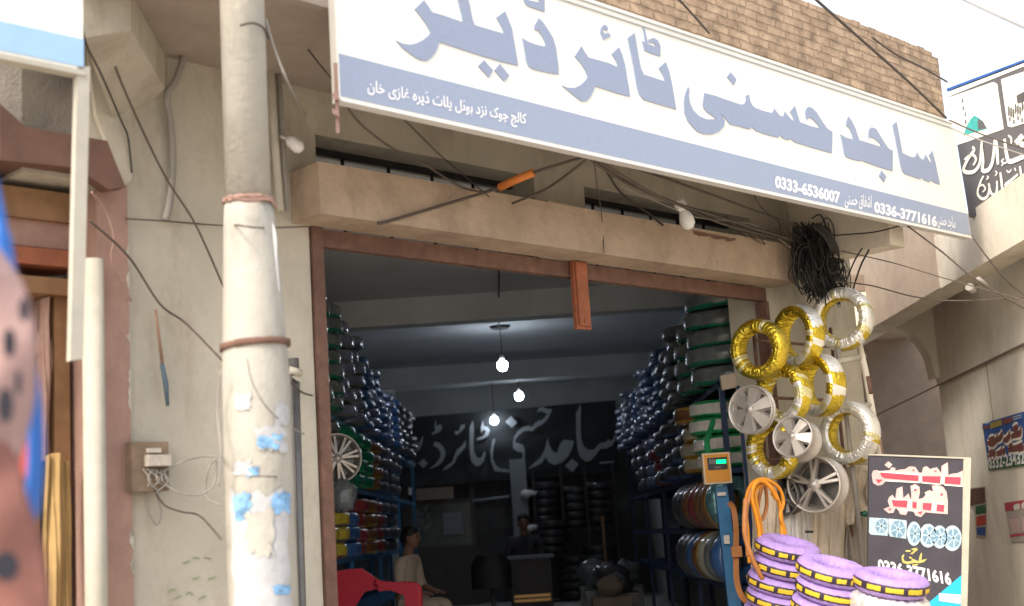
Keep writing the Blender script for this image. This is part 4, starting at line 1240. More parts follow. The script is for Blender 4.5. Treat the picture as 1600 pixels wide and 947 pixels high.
for k, kd in enumerate(['yellow', 'yellow', 'blue', 'red', 'brown', 'red', 'navy', 'navy']):
    column(kd, -1.745, 10.5 + .70 * k, 1.12, 4, .13, '%s column from door, left lower shelf' % NTH[k], G2, 1.05)

# wheels ---------------------------------------------------------------
def wheel(name, label, cat, loc, nrm, R, ns, depth, style, roll=0.0, group=None, m='alloy'):
    nrm = Vector(nrm).normalized()
    q = nrm.to_track_quat('Z', 'Y') @ Quaternion((0, 0, 1), roll)
    t = thing(name, label, cat, loc, q, group)
    b = MB()
    b.lathe([(R * .80, -depth), (R * .97, -depth), (R, -depth + .01), (R * .97, -depth + .03), (R * .86, -depth * .75), (R * .84, -depth * .4), (R * .95, -.03), (R, -.012), (R, .004), (R * .955, .008), (R * .92, -.006), (R * .86, -.03), (R * .80, -.07), (R * .79, -depth)], 48)
    part('rim', b, m, t, local=True)
    for k in range(ns):
        a = 2 * PI * k / ns
        b = MB()
        pairs = [(-.13, .07), (.13, .07)] if style == 'twin' else [(0, .2 if style == 'broad' else .1)]
        for da, wd_ in pairs:
            c1, s1 = math.cos(a + da * .35), math.sin(a + da * .35)
            c2, s2 = math.cos(a + da), math.sin(a + da)
            p0, p1 = Vector((R * .15 * c1, R * .15 * s1, 0)), Vector((R * .90 * c2, R * .90 * s2, 0))
            d = (p1 - p0).normalized(); sd_ = Vector((-d.y, d.x, 0))
            w0, w1 = R * wd_ * (1.1 if style != 'broad' else 1.0), R * wd_ * (1.0 if style != 'broad' else 1.8)
            zt0, zt1 = .012, -.012
            b.hexa([p0 - sd_ * w0 + UP * (zt0 - .035), p1 - sd_ * w1 + UP * (zt1 - .03), p1 + sd_ * w1 + UP * (zt1 - .03), p0 + sd_ * w0 + UP * (zt0 - .035),
                    p0 - sd_ * w0 * .6 + UP * zt0, p1 - sd_ * w1 * .7 + UP * zt1, p1 + sd_ * w1 * .7 + UP * zt1, p0 + sd_ * w0 * .6 + UP * zt0])
        part('spoke', b, m, t, local=True)
    b = MB(); b.lathe([(0, .024), (R * .13, .022), (R * .17, .012), (R * .24, .004), (R * .26, -.03), (0, -.03)], 28)
    for k in range(5):
        a = 2 * PI * k / 5
        b.tube([(R * .19 * math.cos(a), R * .19 * math.sin(a), .004), (R * .19 * math.cos(a), R * .19 * math.sin(a), .02)], R * .028, 8)
    part('hub', b, m, t, local=True)
    b = MB(); b.lathe([(0, -depth * .7), (R * .5, -depth * .7), (R * .78, -depth * .72)], 28)
    part('brake_side', b, 'alloy_dark', t, local=True)
    return t
wheel('alloy_wheel', 'silver broad spoked wheel hanging lowest left under the gold rings', 'wheel', fp(1172, 640, .30), (-.62, -.78, .05), .165, 6, .06, 'broad', .3)
wheel('alloy_wheel', 'pale alloy wheel with a dark deep back hanging in the middle of the display', 'wheel', fp(1238, 682, .54), (-.55, -.80, .2), .14, 6, .17, 'broad', .9)
wheel('alloy_wheel', 'largest alloy wheel with thin twin spokes, above the beige sacks', 'wheel', fp(1271, 757, .46), (-.55, -.82, .02), .19, 5, .17, 'twin', .25)
wheel('alloy_wheel', 'dusty grey alloy wheel half hidden behind the largest wheel', 'wheel', fp(1222, 775, .22), (-.75, -.65, -.05), .135, 5, .1, 'twin', .6, m='alloy_dark')
wheel('alloy_wheel', 'white spoked wheel hanging at the left rack behind the door edge', 'wheel', atY(527, 716, 10.2), (.35, -.93, 0), .19, 8, .1, 'twin', .2)
b = MB(); b.blob(atY(533, 775, 10.2), .12, .1, .12, 8, jit=.12)
solo('wrapped_bundle', b, 'wrap_clear', 'clear wrapped bundle under the white spoked wheel on the left rack', 'bundle')

# foil wrapped rings ---------------------------------------------------
def ring(x, y, w_, ang, el, R, r, h, scheme, label, rollz=0):
    r *= .92
    nrm = Vector((-math.sin(math.radians(ang)), -math.cos(math.radians(ang)), math.sin(math.radians(el)))).normalized()
    q = nrm.to_track_quat('Z', 'Y') @ Quaternion((0, 0, 1), rollz)
    mb = MB()
    seg, sec = 120, 16
    jitter = [random.uniform(-1, 1) for _ in range(seg)]
    flips = [random.uniform(-1, 1) for _ in range(seg)]
    for i in range(seg):
        a = 2 * PI * i / seg
        for j in range(sec):
            t = 2 * PI * j / sec
            c_, s_ = math.cos(t), math.sin(t)
            sq = 2.5
            c2 = math.copysign(abs(c_) ** (2 / sq), c_); s2 = math.copysign(abs(s_) ** (2 / sq), s_)
            inner = max(0, -c_)
            k = 1 + jitter[i] * (.016 + .07 * inner) + random.uniform(-.015, .015)
            tw = .10 * s_ * 1.2
            mb.v.append(Vector(((R - r + r * c2 * k) * math.cos(a + tw), (R - r + r * c2 * k) * math.sin(a + tw), h * s2 * k)))
    for i in range(seg):
        for j in range(sec):
            i2, j2 = (i + 1) % seg, (j + 1) % sec
            mb.f.append([i * sec + j, i2 * sec + j, i2 * sec + j2, i * sec + j2])
            mb.sm.append(False)
            zr = (q @ mb.v[i * sec + j]).z / R
            mb.m.append(scheme(j / sec, zr + flips[i // 4] * .55, flips[i // 3]))
    o = bpy.data.objects.new('foil_tyre_package', mesh_of('foil_tyre_package', mb, ['gold_foil', 'silver_foil', 'pale_gold_foil']))
    COL.objects.link(o)
    o.location = fp(x, y, w_)
    o.rotation_mode = 'QUATERNION'
    o.rotation_quaternion = q
    return tag(o, label, 'tyre', 'foil wrapped tyres hung right of the opening')
G_, S_, P_ = 0, 1, 2
gold = lambda v, z, f: G_ if f < .85 else P_
def sil(v, z, f):
    if .36 < v < .62: return G_
    if (v > .8 or v < .1) and z < -.75: return G_
    return S_ if f < .8 else P_
def half(v, z, f):
    if .1 <= v < .40: return G_ if z > -.15 else (S_ if f < .4 else P_)
    if v < .1 or v > .82: return S_ if z > -.1 else G_
    return G_
def gs(v, z, f):
    if .1 <= v < .42: return G_ if z > .15 else (S_ if f < .3 else P_)
    return G_ if f < .7 else P_
ring(1186, 546, .30, 40, 0, .208, .051, .068, gold, 'all gold foil ring, leftmost of the hanging foil wrapped tyres')
ring(1247, 525, .34, 60, 0, .222, .048, .072, half, 'gold ring with pale silver tread hanging beside the topmost silver ring', 1)
ring(1316, 499, .42, 36, 3, .232, .052, .072, sil, 'biggest silver foil ring with gold inside, topmost of the display')
ring(1224, 617, .33, 50, 0, .215, .050, .066, gs, 'gold and silver ring hanging under the all gold one', 2)
ring(1281, 602, .40, 64, 0, .222, .048, .076, half, 'narrow turned pale gold ring hanging below the topmost silver ring', 3)
ring(1328, 677, .42, 46, 2, .225, .052, .078, sil, 'silver foil ring hanging lowest right beside the ladder')
ring(1208, 701, .31, 52, 0, .21, .050, .064, half, 'silver faced gold ring hanging lowest, over the orange tubes', 4)
# iron display frame
fr = thing('display_stand', 'rusty iron bars carrying the hanging tyres and wheels', 'frame', fp(1260, 940, .15))
s0, s1 = fs(1195, 700, .15)[0], fs(1322, 700, .15)[0]
for z in (2.45, 2.05, 1.62):
    b = MB(); b.tube([W(s0, .15, z), W(s1, .15, z)], .011, 8); part('bar', b, 'rust', fr)
for s in (s0 + .02, s1 - .02):
    b = MB(); b.tube([W(s, .135, STREET), W(s, .135, 2.6)], .013, 8); part('upright', b, 'rust', fr)
# ladder
ld = thing('ladder', 'narrow white painted ladder with rusty patches at the right corner', 'ladder', fp(1370, 940, .35))
def rail(pts, r):
    b = MB(); b.tube([fp(*p) for p in pts], r, 10, 0)
    return b
part('rail', rail([(1337, 515, .45), (1352, 580, .45), (1366, 660, .45), (1378, 730, .45), (1400, 860, .45), (1425, 1010, .45)], .024), 'white_wall', ld)
b = rail([(1354, 588, .452), (1359, 616, .452)], .0252); part('rust_patch', b, 'rust', ld)
b = rail([(1368, 668, .452), (1377, 716, .452)], .0252); part('rust_patch', b, 'pink_plaster', ld)
part('rail', rail([(1308, 545, .4), (1316, 600, .4), (1326, 680, .4), (1340, 800, .4), (1362, 1000, .4)], .017), 'cable_grey', ld)
for (p, q) in (((1306, 566, .4), (1350, 556, .45)), ((1322, 640, .4), (1362, 632, .45)), ((1333, 722, .4), (1378, 722, .45))):
    b = MB(); b.tube([fp(*p), fp(*q)], .022, 8); part('rung', b, 'cream_wood', ld)

# beige sacks and cloth under the wheels
def cloth(name, m, pts_top, pts_bot, wv, label, cat, seed, nu=40, nv=24, amp=.03, ww=.3):
    """hanging folded sheet between an upper and a lower outline, with a back so that it has thickness"""
    rnd = random.Random(seed)
    T, B = curve([fp(x, y, w_) for x, y, w_ in pts_top], 10), curve([fp(x, y, w_) for x, y, w_ in pts_bot], 10)
    ph = [rnd.uniform(0, 6) for _ in range(4)]
    def f(o):
        def g(u, v):
            a, c_ = T[int(round(u * (len(T) - 1)))], B[int(round(u * (len(B) - 1)))]
            p = a.lerp(c_, v)
            d = amp * (math.sin(u * wv + ph[0] + v * 1.5) + .5 * math.sin(u * wv * 2.3 + ph[1] - v * 3) + .4 * math.sin(v * 9 + ph[2] + u * 4))
            return p + FN * (d - o)
        return g
    b = MB(); b.grid(f(0), nu, nv); b.grid(f(.015), nu, nv)
    return solo(name, b, m, label, cat)
cloth('sack', 'sackcloth', [(1262, 792, .2), (1290, 786, .24), (1322, 788, .2)], [(1258, 985, .24), (1290, 985, .3), (1330, 985, .24)], 9, 'plain beige sack hanging below the largest alloy wheel', 'sack', 1)
cloth('sack', 'grey_cloth', [(1226, 748, .2), (1245, 738, .24), (1264, 745, .2)], [(1236, 985, .24), (1250, 985, .28), (1268, 985, .24)], 16, 'greyish folded sheet hanging left of the plain beige sack', 'sack', 2, amp=.014)
cloth('sack', 'sackcloth', [(1320, 732, .2), (1340, 728, .25), (1362, 735, .2)], [(1312, 830, .22), (1330, 815, .3), (1362, 778, .22)], 13, 'crumpled beige sheet bunched beside the black name board', 'sack', 3, amp=.03)
cloth('sack', 'concrete', [(1318, 800, .15), (1340, 800, .16), (1365, 800, .15)], [(1315, 985, .15), (1340, 985, .16), (1368, 985, .15)], 11, 'dim grey cloth hanging behind the crumpled beige sheet', 'sack', 4)
cloth('sack', 'sackcloth', [(1185, 752, .18), (1205, 748, .2), (1232, 752, .18)], [(1183, 985, .2), (1208, 985, .22), (1236, 985, .2)], 10, 'beige sheet hanging inside the orange tubes', 'sack', 5)
b = MB(); b.prism([fp(1258, 829, .34), fp(1269, 829, .34), fp(1269, 833, .34), fp(1258, 833, .34)], FN, .01)
solo('clip', b, 'cable_black', 'small black clip on the beige sack', 'clip')
b = MB(); b.blob(fp(1352, 803, .26), .035, .012, .02, 6, jit=.3)
solo('green_scrap', b, 'wrap_green', 'green scrap caught in the beige sheets', 'scrap')

# orange inner tubes
def loop(pts, r, m, label, name='inner_tube', cat='inner tube'):
    b = MB(); b.tube(curve([fp(*p) for p in pts], 8), r, 12)
    return solo(name, b, m, label, cat)
loop([(1188, 905, .5), (1187, 838, .5), (1181, 805, .5), (1174, 775, .5), (1180, 755, .5), (1192, 752, .5), (1204, 762, .52), (1214, 780, .52), (1206, 770, .5)], .014, 'orange_rubber', 'bright orange inner tube with the boldest left leg, hung over the purple stacks')
loop([(1171, 880, .46), (1168, 830, .46), (1165, 790, .46), (1172, 760, .46), (1187, 749, .48), (1203, 752, .5), (1218, 764, .5), (1224, 785, .5), (1219, 805, .5), (1226, 830, .5), (1232, 880, .5)], .012, 'orange_rubber', 'orange inner tube making the widest arch')
loop([(1194, 880, .47), (1190, 830, .47), (1184, 800, .47), (1180, 772, .47), (1188, 758, .47), (1200, 757, .48), (1212, 772, .49), (1220, 800, .49), (1222, 850, .49)], .013, 'orange_rubber', 'orange inner tube nested inside the widest arch')
loop([(1168, 870, .5), (1166, 820, .5), (1169, 785, .5), (1176, 762, .5), (1190, 751, .5)], .010, 'orange_strap', 'pale orange outer strand at the left of the inner tubes')
loop([(1183, 800, .42), (1188, 770, .42), (1195, 757, .42), (1198, 790, .42), (1190, 812, .42), (1182, 800, .42)], .012, 'orange_strap', 'small orange loop inside the hanging inner tubes')
loop([(1165, 780, .52), (1163, 820, .52), (1166, 845, .52), (1178, 878, .54), (1192, 905, .55)], .015, 'orange_strap', 'pale orange strap slanting down behind the tallest purple stack', 'strap', 'strap')
b = MB()
P = curve([atY(1139, 785, 9.55), atY(1146, 795, 9.5), atY(1150, 825, 9.45), atY(1150, 870, 9.3), atY(1151, 905, 9.2), atY(1158, 930, 9.1), atY(1172, 945, 9.0), atY(1195, 965, 8.9)], 8)
for i in range(len(P) - 1):
    d = (P[i + 1] - P[i]).normalized(); sx = Vector((d.z, 0, -d.x)).normalized() * .019
    b.hexa([P[i] - sx, P[i] + sx, P[i] + sx + Vector((0, .008, 0)), P[i] - sx + Vector((0, .008, 0)), P[i + 1] - sx, P[i + 1] + sx, P[i + 1] + sx + Vector((0, .008, 0)), P[i + 1] - sx + Vector((0, .008, 0))])
q = atY(1151, 862, 9.28); b.box((q.x - .035, q.y - .01, q.z - .035), (q.x + .035, q.y + .02, q.z + .035))
solo('strap', b, 'orange_strap', 'dull orange strap with a buckle hanging beside the pale blue post', 'strap')
# pale blue post with the display box
b = MB(); a0, a1 = atY(1127, 760, 9.7), atY(1149, 950, 9.7)
dirn = (a1 - a0); a2 = a1 + dirn * .6
hx = Vector((.044, 0, 0)); hy = Vector((0, .06, 0))
b.hexa([a2 - hx, a2 + hx, a2 + hx + hy, a2 - hx + hy, a0 - hx, a0 + hx, a0 + hx + hy, a0 - hx + hy])
ps = solo('stand', b, 'rack_light_blue', 'pale blue slanted steel post carrying the orange display box', 'post')
b = MB(); q = atY(1127, 772, 9.69); b.box((q.x - .03, 9.67, q.z - .012), (q.x + .03, 9.69, q.z + .012)); part('sticker', b, 'label_white', ps)
b = MB(); q = atY(1135, 843, 9.69); b.box((q.x - .02, 9.67, q.z - .03), (q.x + .02, 9.69, q.z + .03)); part('sticker', b, 'label_white', ps)
b = MB(); b.box((atY(1160, 640, 9.9).x - .03, 9.88, .15), (atY(1160, 640, 9.9).x + .03, 9.93, 2.2))
solo('post', b, 'rack_blue', 'dark blue upright post behind the hanging silver wheel', 'post')
YD = 9.62
dv = thing('display_box', 'orange box with a black window and green lit digits on the blue post', 'display', atY(1120, 757, YD))
def dbx(mb, x0, y0, x1, y1, t0, t1):
    p, q = atY(x0, y1, YD), atY(x1, y0, YD)
    mb.box((p.x, YD - t1, p.z), (q.x, YD - t0, q.z))
b = MB(); dbx(b, 1101, 706, 1140, 757, -.08, 0); part('case', b, 'device_rim', dv)
b = MB(); dbx(b, 1103.5, 709, 1137.5, 754, .001, .01); part('face', b, 'device_orange', dv)
b = MB(); dbx(b, 1106, 714, 1135, 735, .011, .016); part('window', b, 'device_black', dv)
b = MB(); dbx(b, 1119, 718, 1133.5, 725, .0165, .02); part('screen', b, 'led_green', dv)
b = MB()
for k in range(3):
    dbx(b, 1108 + k * 3.4, 718, 1110.4 + k * 3.4, 725, .0165, .018)
dbx(b, 1116, 729, 1126, 732, .0165, .018)
part('print', b, 'alloy_dark', dv)
b = MB(); b.tube(curve([atY(1107, 705, 9.65), atY(1104, 690, 9.75), atY(1110, 672, 9.9), atY(1114, 658, 10.0)], 6), .022, 8)
solo('green_tube', b, 'wrap_lime', 'bright green wrapped tube rising behind the display box', 'tube')
b = MB(); q = atY(1139, 596, 9.9); b.hexa([q + Vector(v) for v in ((-.055, 0, -.06), (.06, 0, -.045), (.06, .06, -.045), (-.055, .06, -.06), (-.06, 0, .045), (.045, 0, .06), (.045, .06, .06), (-.06, .06, .045))])
solo('carton', b, 'sackcloth', 'small tilted beige carton at the top of the dark blue post', 'carton')

# lilac wrapped stacks --------------------------------------------------
mb = MB()
def lmi(i, j):
    if j in (31, 0): return 1 if (i % 9) in (0, 1, 2, 3, 4, 5, 6) and i % 32 not in (8, 9) else 2
    if j in (30, 1): return 2
    return 0
mb.torus(.149, .056, .0535, 96, 32, 2.3, lmi, jit=.0016, wrinkle=.014)
mb.v = [v * (1.004 if (Vector((v.x, v.y, 0)).length > .2) else 1) for v in mb.v]
LIL = mesh_of('lilac_tyre', mb, ['lilac_wrap', 'yellow_band', 'black_band'])
mb = MB(); mb.torus(.14, .075, .062, 72, 16, 2.8, None, jit=.004, wrinkle=.05, smooth=False)
SILT = mesh_of('silver_tyre', mb, ['silver_foil'])
AX = Vector((.235, -.25, 1)).normalized()
def stack(x, y, Y, n, hgt, where, silver=False, ax=AX):
    c0 = atY(x, y, Y)
    for k in range(n):
        o = bpy.data.objects.new('lilac_tyre_package', LIL if not (silver and k == 1) else SILT)
        if silver and k == 1: o.name = 'foil_tyre_package'
        COL.objects.link(o)
        o.location = c0 - ax * (hgt * k) + Vector((random.uniform(-.008, .008), random.uniform(-.008, .008), 0))
        o.rotation_mode = 'QUATERNION'
        o.rotation_quaternion = ax.to_track_quat('Z', 'Y') @ Quaternion((0, 0, 1), random.uniform(0, 6))
        if silver and k == 1:
            tag(o, 'silver foil wrapped tyre under the lilac one at the front right', 'tyre')
        else:
            tag(o, 'lilac wrapped tyre with yellow band, %s of the %s' % (ORD[k], where), 'tyre', 'lilac wrapped tyres stacked outside')
stack(1229, 858, 8.55, 5, .108, 'tallest left stack')
stack(1303, 893, 7.75, 3, .109, 'middle stack')
stack(1392, 911, 7.55, 2, .118, 'shortest stack before the black name board', True, Vector((.16, -.2, 1)).normalized())
# ================================================================== black name board
YP = 9.15
def PB(x, y, o=0.0):
    return atY(x, y, YP - o)
pb = thing('name_board', 'black upright name board with red Urdu lettering and wheel pictures', 'sign', PB(1435, 1010))
tl, tr, bl_, br_ = PB(1358, 711), PB(1505, 717), PB(1355, 1010), PB(1500, 1010)
nF = Vector((0, -1, 0))
b = MB(); b.prism([p + Vector((0, .03, 0)) for p in (tl, bl_, br_, tr)], nF, .03)
part('panel', b, 'board_black', pb)
b = MB()
e = [PB(1505, 715), PB(1516.5, 717), PB(1509, 1010), PB(1500, 1010)]
b.prism(e, nF, .012); 
e = [PB(1356, 709), PB(1516, 715), PB(1516, 717.5), PB(1356, 711.5)]
b.prism([p - Vector((0, .0, 0)) for p in e], nF, .009)
part('frame', b, 'cream_wood', pb)
def z3(pts): return [(1350 + x / 6.765, 700 + y / 6.765) for x, y in pts]
def z4(pts): return [(1350 + x / 8.094, 830 + y / 8.094) for x, y in pts]
def flat(name, m, polys, o, parent=pb):
    b = MB()
    for pl in polys:
        b.prism([PB(x, y, 0) + nF * o for x, y in pl], nF, .0012, back=False)
    return part(name, b, m, parent)
flat('letter_outline', 'print_pink', [z3([(80,280),(95,240),(140,232),(150,245),(270,235),(290,205),(330,210),(330,240),(380,228),(430,225),(480,195),(540,200),(580,260),(610,262),(625,205),(660,192),(700,225),(720,215),(770,205),(815,265),(820,190),(885,150),(890,290),(920,275),(990,265),(1050,235),(1058,410),(850,395),(600,370),(230,350),(190,390),(140,397),(95,370)]),
    z3([(255,140),(300,175),(265,215),(215,180)]),
    z3([(265,520),(300,495),(330,540),(345,430),(405,405),(415,530),(470,480),(495,550),(500,500),(490,400),(540,380),(585,410),(590,470),(575,540),(620,530),(650,500),(640,470),(690,445),(730,460),(715,400),(770,390),(835,410),(870,460),(885,560),(885,700),(750,690),(650,680),(600,730),(545,715),(520,670),(470,660),(440,710),(380,700),(355,640),(330,640),(310,685),(260,690),(205,645),(270,620),(250,560)])], .001)
flat('letter_edge', 'cream_print', [z3(p) for p in ([(150,243),(580,272),(575,292),(150,258)],[(225,340),(600,362),(850,385),(1055,402),(1055,412),(850,396),(600,372),(225,352)],[(582,270),(608,272),(605,375),(582,372)],[(815,290),(850,292),(845,395),(805,390)],
    [(290,535),(465,545),(462,560),(290,550)],[(465,545),(505,550),(500,640),(455,635)],[(770,580),(850,590),(850,602),(770,595)],[(350,640),(560,665),(560,675),(350,652)],[(720,580),(765,585),(755,690),(712,680)],
    [(838,195),(846,190),(850,285),(842,285)],[(372,440),(380,435),(388,530),(380,530)],[(505,430),(560,410),(565,425),(512,445)],[(650,500),(700,480),(705,492),(655,512)],[(730,430),(790,410),(790,425),(735,445)])], .0025)
flat('lettering', 'print_red', [z3(p) for p in ([(170,258),(575,290),(570,350),(215,320),(180,300)],[(615,298),(810,300),(800,375),(615,355)],[(855,305),(1020,310),(1015,388),(850,375)],[(120,330),(195,335),(150,375)],[(505,230),(535,228),(525,250)],[(735,240),(765,238),(760,260)],[(525,435),(555,430),(550,455),(530,455)],[(805,485),(830,478),(830,500),(808,505)],
    [(290,550),(460,555),(450,630),(310,615)],[(510,570),(555,575),(550,640),(510,630)],[(620,580),(715,585),(705,660),(620,650)],[(770,595),(845,600),(840,675),(765,665)],[(250,640),(290,640),(275,665)],[(565,680),(615,670),(595,705)])], .004)
flat('lettering', 'print_yellow', [z4(p) for p in ([(475,320),(500,290),(510,300),(495,345),(515,378),(560,385),(600,372),(605,330),(570,320),(575,350),(610,345),(640,360),(690,380),(700,320),(722,270),(732,280),(725,365),(795,348),(760,390),(700,405),(640,400),(590,410),(540,415),(490,400),(475,360)],[(525,240),(590,238),(585,262),(525,262)],[(600,222),(660,210),(682,232),(612,292),(578,288),(640,240),(600,240)],[(610,420),(682,412),(672,435),(610,438)])], .002)
# wheel pictures
def ell(cx, cy, rx, ry, n=28, rot=0):
    return [(cx + rx * math.cos(2 * PI * k / n), cy + ry * math.sin(2 * PI * k / n)) for k in range(n)]
wl = [(1420+8, 834, 11, 19), (1450, 837, 13.5, 18.5), (1468, 839, 12, 18), (1488, 841, 14.5, 20)]
flat('wheel_picture', 'print_ice', [z3([(55,735),(245,745),(255,760),(250,930),(70,915),(50,890)]), z3([(258,745),(445,765),(452,790),(445,960),(275,935),(258,900)])] + [ell(*w_) for w_ in wl], .001)
flat('wheel_picture', 'print_steel', [ell(1377, 822, 9, 11), ell(1403, 827, 11, 13.5)] + [ell(x + 1.5, y, rx * .72, ry * .74) for x, y, rx, ry in wl], .0025)
sp = []
for (cx, cy, rx, ry) in [(1377, 822, 8, 10), (1403, 827, 10, 12.5)] + [(x + 1.5, y, rx * .7, ry * .72) for x, y, rx, ry in wl]:
    for k in range(6):
        a = k * PI / 3 + cx
        c1, s1 = math.cos(a), math.sin(a)
        sp.append([(cx + 1.1 * -s1, cy + 1.1 * c1), (cx + rx * c1 - .9 * s1, cy + ry * s1 + .9 * c1), (cx + rx * c1 + .9 * s1, cy + ry * s1 - .9 * c1), (cx + 1.1 * s1, cy - 1.1 * c1)])
flat('wheel_picture', 'print_ice', sp, .004)
flat('corner_print', 'print_cyan', [[(1454, 939), (1504, 897), (1502, 1008), (1440, 1008), (1440, 950)]], .001)
flat('corner_label', 'white_print', [z4([(945,785),(1225,805),(1215,918),(950,880)])], .003)
flat('corner_label', 'print_pink', [z4([(960,815),(1210,835),(1208,845),(960,825)]), z4([(960,850),(1200,880),(1200,888),(960,858)])], .0045)
p0, p1 = PB(1373, 893), PB(1487, 915)
text_part('phone_number', '0336 3771616', 'white_print', pb, p0, p1, .085, Vector((-.02, 0, 1)).normalized(), nF, .003, .035)

# ================================================================== posters on the arcade wall
nW = (AW(0, 0, 1) - AW(0, 0, 0)).normalized()
def WP(x, y, o=.004):
    return onp(x, y, wp, nW) + nW * o
def zz(pts): return [(1520 + x / 4.1125, 630 + y / 4.1125) for x, y in pts]
def wflat(b, polys, o):
    for pl in polys:
        b.prism([WP(x, y, o) for x, y in pl], nW, .0012, back=False)
    return b
ps = thing('poster', 'blue and green poster with red Urdu lettering on the arcade wall', 'poster', WP(1575, 735))
b = MB(); b.prism([WP(*p) for p in zz([(66,132),(370,42),(390,340),(100,370)])], nW, .003); part('sheet', b, 'poster_blue', ps)
part('number_strip', wflat(MB(), [zz([(102,374),(392,326),(396,392),(108,432)])], .008), 'poster_green', ps)
part('print', wflat(MB(), [zz([(118,128),(190,105),(192,140),(122,165)])], .008), 'wrap_yellow', ps)
part('print', wflat(MB(), [zz([(198,102),(262,86),(265,120),(200,140)]), zz([(68,150),(116,142),(118,160),(70,168)])], .0085), 'wrap_red', ps)
part('print', wflat(MB(), [zz([(262,88),(320,70),(320,76),(264,95)]), zz([(264,102),(320,85),(320,91),(266,110)]), zz([(85,128),(116,118),(116,124),(86,134)])], .008), 'print_ice', ps)
def wstroke(b, pts, wd_, o):
    stroke(b, [WP(x, y, o) for x, y in zz(pts)], wd_, nW, .0)
L1 = [[(100,255),(130,262),(160,235),(165,200)], [(160,240),(190,215),(200,185)], [(205,235),(225,235),(245,205),(240,180)], [(255,215),(290,200),(315,190),(318,150)], [(265,170),(300,150)], [(110,240),(150,225)]]
L2 = [[(105,345),(130,352),(150,325),(150,305)], [(160,325),(190,315),(195,285)], [(200,320),(215,300)], [(235,300),(300,285),(330,262)], [(240,285),(265,268)], [(110,320),(150,312)], [(300,300),(335,285)]]
b = MB()
for l in L1 + L2: wstroke(b, l, .10, .009)
part('letter_outline', b, 'cream_print', ps)
b = MB()
for l in L1 + L2: wstroke(b, l, .055, .011)
part('lettering', b, 'wrap_red', ps)
p0, p1 = [WP(*p, .009) for p in zz([(112,424)])][0], [WP(*p, .009) for p in zz([(400,380)])][0]
text_part('phone_number', '0332-2343235', 'white_print', ps, p0, p1, .105, UP, nW, .002, .03)
ps = thing('poster', 'faded red and white poster at the right edge below the blue poster', 'poster', WP(1590, 845))
b = MB(); b.prism([WP(*p) for p in zz([(208,640),(390,612),(400,880),(250,895)])], nW, .003); part('sheet', b, 'poster_paper', ps)
part('print', wflat(MB(), [zz([(210,642),(390,614),(392,665),(216,695)]), zz([(244,845),(398,825),(398,838),(246,862)])], .008), 'print_red', ps)
b = MB()
for l in ([(270,672),(310,660)], [(320,665),(345,650),(370,655)]): wstroke(b, l, .05, .0095)
part('lettering', b, 'cream_print', ps)
part('print', wflat(MB(), [zz([(240,745),(300,735),(310,825),(262,835)]), zz([(318,735),(385,725),(390,815),(325,822)]), zz([(244,728),(300,715),(300,722),(246,734)])], .008), 'print_pink', ps)
ps = thing('poster', 'torn strip of small coloured pictures beside the black name board', 'poster', WP(1532, 842))
b = MB(); b.prism([WP(*p) for p in zz([(-15,545),(84,535),(90,640),(90,860),(25,860),(15,700),(-15,660)])], nW, .003); part('sheet', b, 'poster_paper', ps)
part('print', wflat(MB(), [zz([(-12,552),(82,540),(86,640),(-10,660)])], .008), 'brown_shutter', ps)
part('print', wflat(MB(), [zz([(22,662),(88,650),(90,705),(26,715)])], .008), 'poster_green', ps)
part('print', wflat(MB(), [zz([(28,728),(90,718),(90,780),(30,790)])], .008), 'bright_red', ps)
part('print', wflat(MB(), [zz([(30,800),(88,795),(85,850),(32,845)])], .008), 'poster_blue', ps)

# ================================================================== back of the shop
dk = thing('desk', 'dark office desk with two brass strips at the back of the shop', 'desk', (atY(830, 900, 19.0).x, 19.0, FLOOR))
x0, x1 = atY(797, 900, 19.0).x, atY(862, 900, 19.0).x
b = MB(); b.box((x0, 19.0, FLOOR), (x1, 19.6, .86)); part('body', b, 'desk_wood', dk)
b = MB(); b.box((x0 - .12, 18.95, .862), (x1 + .05, 19.65, .90)); part('top', b, 'grey_paint', dk)
for y in (931, 938):
    z = atY(830, y, 18.99).z
    b = MB(); b.box((x0 + .04, 18.985, z - .018), (x1 - .03, 18.998, z + .018)); part('strip', b, 'brass', dk)
G3 = 'black tyres stacked at the back of the shop'
for ci, (x, y0) in enumerate(((851, 752), (900, 758), (936, 752))):
    for k in range(5):
        p = atY(x, y0 + 8 + k * 13, 21.2)
        tyre('black', p, 'black tyre, %s of the upper back stack %s' % (ORD[k], ['next to the grey pillar', 'in the middle', 'farthest right'][ci]), G3, .95, .95)
for ci, (x, y0, n) in enumerate(((862, 812, 4), (900, 868, 5), (936, 850, 4))):
    for k in range(n):
        p = atY(x, y0 + 8 + k * 13, 21.0)
        tyre('black', p, 'black tyre, %s of the lower back stack %s' % (ORD[k], ['next to the grey pillar', 'in the middle', 'farthest right'][ci]), G3, .95, .95)
br = thing('back_rack', 'black steel rack holding the black tyres at the back', 'shelf', (atY(900, 900, 21.2).x, 21.2, FLOOR))
for x in (836, 880, 918, 962):
    p = atY(x, 800, 20.9); b = MB(); b.box((p.x - .02, 20.88, FLOOR), (p.x + .02, 20.92, 2.2)); part('post', b, 'cable_black', br)
for y in (830, 870, 935):
    p, q = atY(836, y, 20.9), atY(962, y - 6, 20.9); b = MB(); b.box((p.x, 20.9, p.z - .03), (q.x, 21.5, p.z)); part('shelf', b, 'cable_black', br)
for (x, y, lb) in ((822, 772, 'upper of two white plastic bags beside the grey pillar'), (824, 826, 'lower of two white plastic bags beside the grey pillar')):
    b = MB(); b.blob(atY(x, y, 20.9), .09, .05, .06, 8, jit=.25); b.blob(atY(x + 10, y - 2, 20.9), .07, .04, .04, 8, jit=.25)
    solo('plastic_bag', b, 'white_plastic', lb, 'bag')
